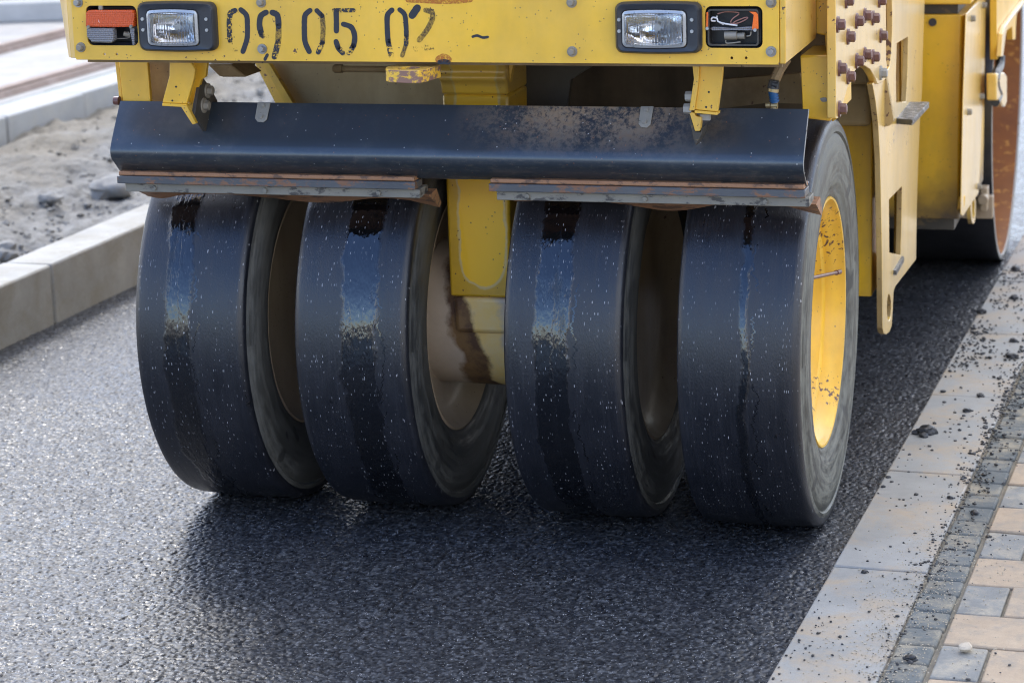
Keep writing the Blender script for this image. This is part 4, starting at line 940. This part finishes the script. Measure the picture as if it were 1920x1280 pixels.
# inner plates seen through the openings
xplate([(1675, -60), (1686, -60), (1686, 200), (1675, 200)], XS-.06, .01, 'yellow_olive', 'inner_plate', spl)
xplate([(1690, -60), (1712, -60), (1712, 200), (1690, 200)], XS-.055, .01, 'yellow_olive', 'inner_plate', spl)
xplate([(1652, -60), (1674, -60), (1672, 150), (1654, 150)], XS-.045, .01, 'yellow_olive', 'inner_plate', spl)
xplate([(1684, 340), (1700, 335), (1700, 485), (1683, 483)], XS-.045, .01, 'yellow_dirty', 'inner_plate', spl)
def zpoly(pts, z, th, mat, name, parent, bevel=.001):
    mb = MB(); mb.plate([at(a, b, 'z', z) for a, b in pts], (0, 0, -th)); return mb.build(name, mat, parent, bevel=bevel)
zs = at(1681, 222, 'x', XS).z
zpoly([(1660, 220), (1681, 222), (1711, 224.5), (1715, 221), (1742, 192), (1740, 191), (1670, 191.5)], zs, .014, 'tread_plate', 'step', spl)
zs = at(1679, 506, 'x', XS+.005).z
zpoly([(1660, 474), (1689, 479), (1695, 480.5), (1681, 506), (1670, 506), (1664, 500)], zs, .014, 'tread_plate', 'step', spl)
# panel behind the tyre
mb = MB(); mb.box(.30, XS-.028, .50, .62, .396, 1.20); mb.build('rear_panel', 'yellow_olive', RR, bevel=.004)
mb = MB(); zz0 = at(1610, 238, 'y', .46).z; zz1 = at(1610, 156, 'y', .46).z; mb.box(.30, XS-.028, .46, .498, zz0, zz1); mb.build('mud_guard', 'tan', RR, bevel=.012)
mb = MB(); mb.box(.30, XS-.026, .42, .495, zz1+.002, 1.2); mb.build('guard_top', 'tan', RR, bevel=.006)
# ---------------- front module beside the drum
fx = at(1799, 200, 'y', 1.6).x; fz0 = at(1780, 411, 'y', 1.6).z; fz1 = at(1780, 28, 'y', 1.6).z
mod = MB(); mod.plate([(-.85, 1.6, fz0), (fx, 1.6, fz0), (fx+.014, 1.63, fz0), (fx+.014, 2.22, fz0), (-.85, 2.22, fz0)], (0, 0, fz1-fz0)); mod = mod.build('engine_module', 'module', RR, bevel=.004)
mb = MB(); mb.box(-.85, fx+.03, 1.58, 2.24, fz1+.030, fz1+.30); mb.build('module_top', 'yellow', mod, bevel=.006)
mb = MB(); mb.box(-.84, fx-.01, 1.62, 2.2, fz1+.001, fz1+.029); mb.build('module_gap', 'plate_dark', mod)
q = at(1749, 42, 'y', 1.6); mb = MB(); mb.cyl(q, q+Vector((0, -.006, 0)), .011, n=16); mb.build('plug', 'black_plastic', mod)
xsd = fx+.018
sd = xplate([(1812, 26), (1849, -8), (1846, 100), (1842, 200), (1838, 300), (1835, 362), (1806, 405), (1802, 402), (1806, 200)], xsd, .003, 'yellow_side', 'side_cover', mod)
for px, py in ((1822, 35), (1843, 10), (1839, 181), (1815, 210), (1834, 350)):
    q = at(px-1, py, 'x', xsd); mb = MB(); hexbolt(mb, q, (1, 0, 0), .009, .009, 1.1, .002); mb.build('bolt', 'bolt_dull', sd)
mb = MB(); mb.box(-.8, fx-.02, 1.7, 2.25, fz0-.05, fz0-.002); mb.build('under_frame', 'plate_dark', mod)
mb = MB(); q = at(1825, 400, 'x', xsd-.01); ringp = [at(1825+5*math.cos(t*math.pi/8), 390+30*math.sin(t*math.pi/8), 'x', xsd-.005) for t in range(16)]; rin = [at(1825+2.5*math.cos(t*math.pi/8), 390+20*math.sin(t*math.pi/8), 'x', xsd-.005) for t in range(16)]
mb.plate(ringp, (-.012, 0, 0), [rin]); mb.build('lifting_lug', 'yellow_side', mod)
mb = MB(); q = at(1800, 380, 'y', 1.59); mb.hull8([(q.x-.008, 1.585, q.z-.02), (q.x+.012, 1.585, q.z-.015), (q.x+.012, 1.60, q.z-.015), (q.x-.008, 1.60, q.z-.02)], [(q.x-.004, 1.585, q.z+.015), (q.x+.014, 1.585, q.z+.02), (q.x+.014, 1.60, q.z+.02), (q.x-.004, 1.60, q.z+.015)]); mb.build('clip', 'yellow', mod, bevel=.002)
mb = MB(); a = at(1834, 410, 'y', 2.24); b = at(1862, 355, 'y', 2.24); mb.box(a.x-.5, b.x, 2.24, 2.28, a.z, a.z+(b.z-a.z)*.75); mb.box(a.x+.008, a.x+.03, 2.2, 2.26, a.z+.03, b.z+.01); mb.cyl((a.x+.02, 2.2, b.z-.02), (a.x+.02, 2.16, b.z-.02), .016, n=12); mb.build('drum_scraper', 'rim_brown', RR, bevel=.003)
mb = MB(); mb.box(-.80, .50, .63, 1.57, .40, 1.14); mb.build('frame_box', 'inner_dark_grime', RR, bevel=.01)
mb = MB(); mb.box(-.86, .72, 2.27, 3.9, 1.27, 1.62); mb.build('front_deck', 'yellow', RR, bevel=.02)
mb = MB(); mb.box(-1.03, -.995, 2.6, 3.2, .5, 1.27); mb.build('drum_arm', 'yellow', RR, bevel=.01)
# drum
dr = empty('drum', (.0, 2.9, .6), RR); DX, DR_, DY = .765, .60, 2.905
def dput(mb, name, mat, **k):
    o = mb.build(name, mat, dr, **k); o.location = (0, DY, DR_); o.matrix_parent_inverse = Matrix.Translation(-WP[dr.name]); return o
mb = MB(); mb.lathe([(-.98, DR_-.03), (-.98, DR_), (DX-.002, DR_)], 200); dput(mb, 'drum_shell', 'drum_steel')
mb = MB(); mb.lathe([(DX-.002, DR_), (DX, DR_-.001), (DX, DR_-.016), (DX-.006, DR_-.018)], 200); dput(mb, 'drum_edge', 'steel_grey')
mb = MB(); mb.lathe([(DX-.006, DR_-.018), (DX-.10, DR_-.022), (DX-.11, DR_-.04), (DX-.11, .25), (DX-.08, .24), (DX-.08, .001)], 120); dput(mb, 'drum_disc', 'drum_disc')
mb = MB(); mb.lathe([(-.97, .001), (-.97, DR_-.03)], 90); dput(mb, 'drum_disc', 'drum_disc')
# yoke over the drum
yk = xplate([(1869, -60), (1945, -60), (1921, 2), (1907, 22), (1905, 46), (1904, 74), (1899, 75), (1898, 50), (1888, 58), (1884, 75), (1880, 106), (1869, 112)], .785, .02, 'yellow', 'drum_yoke', RR)
xplate([(1924, -4), (1927, 0), (1892, 44), (1887, 58), (1881, 106), (1877, 106), (1880, 64), (1884, 50)], .80, .014, 'yellow_side', 'yoke_flange', yk)
xplate([(1869, 138), (1884, 136), (1888, 142), (1888, 192), (1885, 201), (1880, 198), (1878, 190), (1869, 188)], .80, .03, 'yellow_side', 'yoke_clamp', yk, bevel=.005)
mb = MB(); mb.tube([at(a, b, 'x', .79) for a, b in ((1876, 106), (1874, 125), (1867, 140), (1866, 160), (1872, 178), (1866, 192))], .014); mb.build('rubber_hose', 'black_plastic', yk)

# ================================================================== light
el, az = math.radians(50), math.radians(-35)        # sun behind the machine, a little to the left (azimuth from +Y, positive to +X)
sd_ = Vector((math.sin(az)*math.cos(el), math.cos(az)*math.cos(el), math.sin(el)))
sun = bpy.data.lights.new('sun', 'SUN'); sun.energy = 1.1; sun.angle = math.radians(12); sun.color = (1, .95, .88)
so = bpy.data.objects.new('sun', sun); COL.objects.link(so); so.rotation_euler = sd_.to_track_quat('Z', 'Y').to_euler(); so.location = sd_*20
Wd = bpy.data.worlds.new('World'); S.world = Wd; Wd.use_nodes = True; nt = Wd.node_tree; bg = nt.nodes['Background']
sky = nt.nodes.new('ShaderNodeTexSky'); sky.sky_type = 'NISHITA'; sky.sun_disc = False; sky.sun_elevation = el; sky.sun_rotation = az; sky.air_density = 1.1; sky.dust_density = .6
tc = nt.nodes.new('ShaderNodeTexCoord')
def wm(op, a, b=0., clamp=False):
    n = nt.nodes.new('ShaderNodeMath'); n.operation = op; n.use_clamp = clamp
    for i, v in ((0, a), (1, b)):
        if hasattr(v, 'links'): nt.links.new(v, n.inputs[i])
        else: n.inputs[i].default_value = v
    return n.outputs[0]
sx = nt.nodes.new('ShaderNodeSeparateXYZ'); nt.links.new(tc.outputs['Generated'], sx.inputs[0])
mp = nt.nodes.new('ShaderNodeMapping'); nt.links.new(tc.outputs['Generated'], mp.inputs[0]); mp.inputs['Scale'].default_value = (1, 1, 2.2)
nz = nt.nodes.new('ShaderNodeTexNoise'); nt.links.new(mp.outputs[0], nz.inputs['Vector']); nz.inputs['Scale'].default_value = 2.6; nz.inputs['Detail'].default_value = 7; nz.inputs['Roughness'].default_value = .58
# broken cloud everywhere, with one clear patch of sky behind the camera
wd = nt.nodes.new('ShaderNodeVectorMath'); wd.operation = 'DOT_PRODUCT'; nt.links.new(tc.outputs['Generated'], wd.inputs[0]); wd.inputs[1].default_value = Vector((-.28, -.72, .66)).normalized()
gap = wm('MULTIPLY', wm('SUBTRACT', wd.outputs['Value'], .76), 9., True)
cm = wm('ADD', wm('MULTIPLY', wm('SUBTRACT', nz.outputs['Fac'], .40), 6.), wm('MULTIPLY', gap, -1.9), True)
def wmix(f, a, b, bt='MIX'):
    n = nt.nodes.new('ShaderNodeMix'); n.data_type = 'RGBA'; n.blend_type = bt
    for i, v in ((0, f), (6, a), (7, b)):
        if hasattr(v, 'links'): nt.links.new(v, n.inputs[i])
        else: n.inputs[i].default_value = v
    return n.outputs[2]
blue = wmix(1., sky.outputs[0], (1.1, 1.25, 1.6, 1), 'MULTIPLY')
vd = nt.nodes.new('ShaderNodeVectorMath'); vd.operation = 'DOT_PRODUCT'; nt.links.new(tc.outputs['Generated'], vd.inputs[0]); vd.inputs[1].default_value = sd_
glow = wm('MULTIPLY_ADD_', vd.outputs['Value']) if False else wm('ADD', wm('MULTIPLY', wm('MAXIMUM', vd.outputs['Value'], -.4), .4), 1.)
cloud = wmix(1., (9.6, 9.55, 9.5, 1), wm('MULTIPLY', glow, wm('ADD', wm('MULTIPLY', nz.outputs['Fac'], .9), .5)), 'MULTIPLY')
cloud = wmix(.0, cloud, cloud)
mx_out = wmix(cm, blue, cloud)
nt.links.new(mx_out, bg.inputs[0]); bg.inputs[1].default_value = .12
S.view_settings.view_transform = 'Standard'; S.view_settings.look = 'None'; S.view_settings.exposure = 1.34; S.view_settings.gamma = 1
S.cycles.use_denoising = True; S.cycles.pixel_filter_type = 'BLACKMAN_HARRIS'; S.cycles.filter_width = 1.05
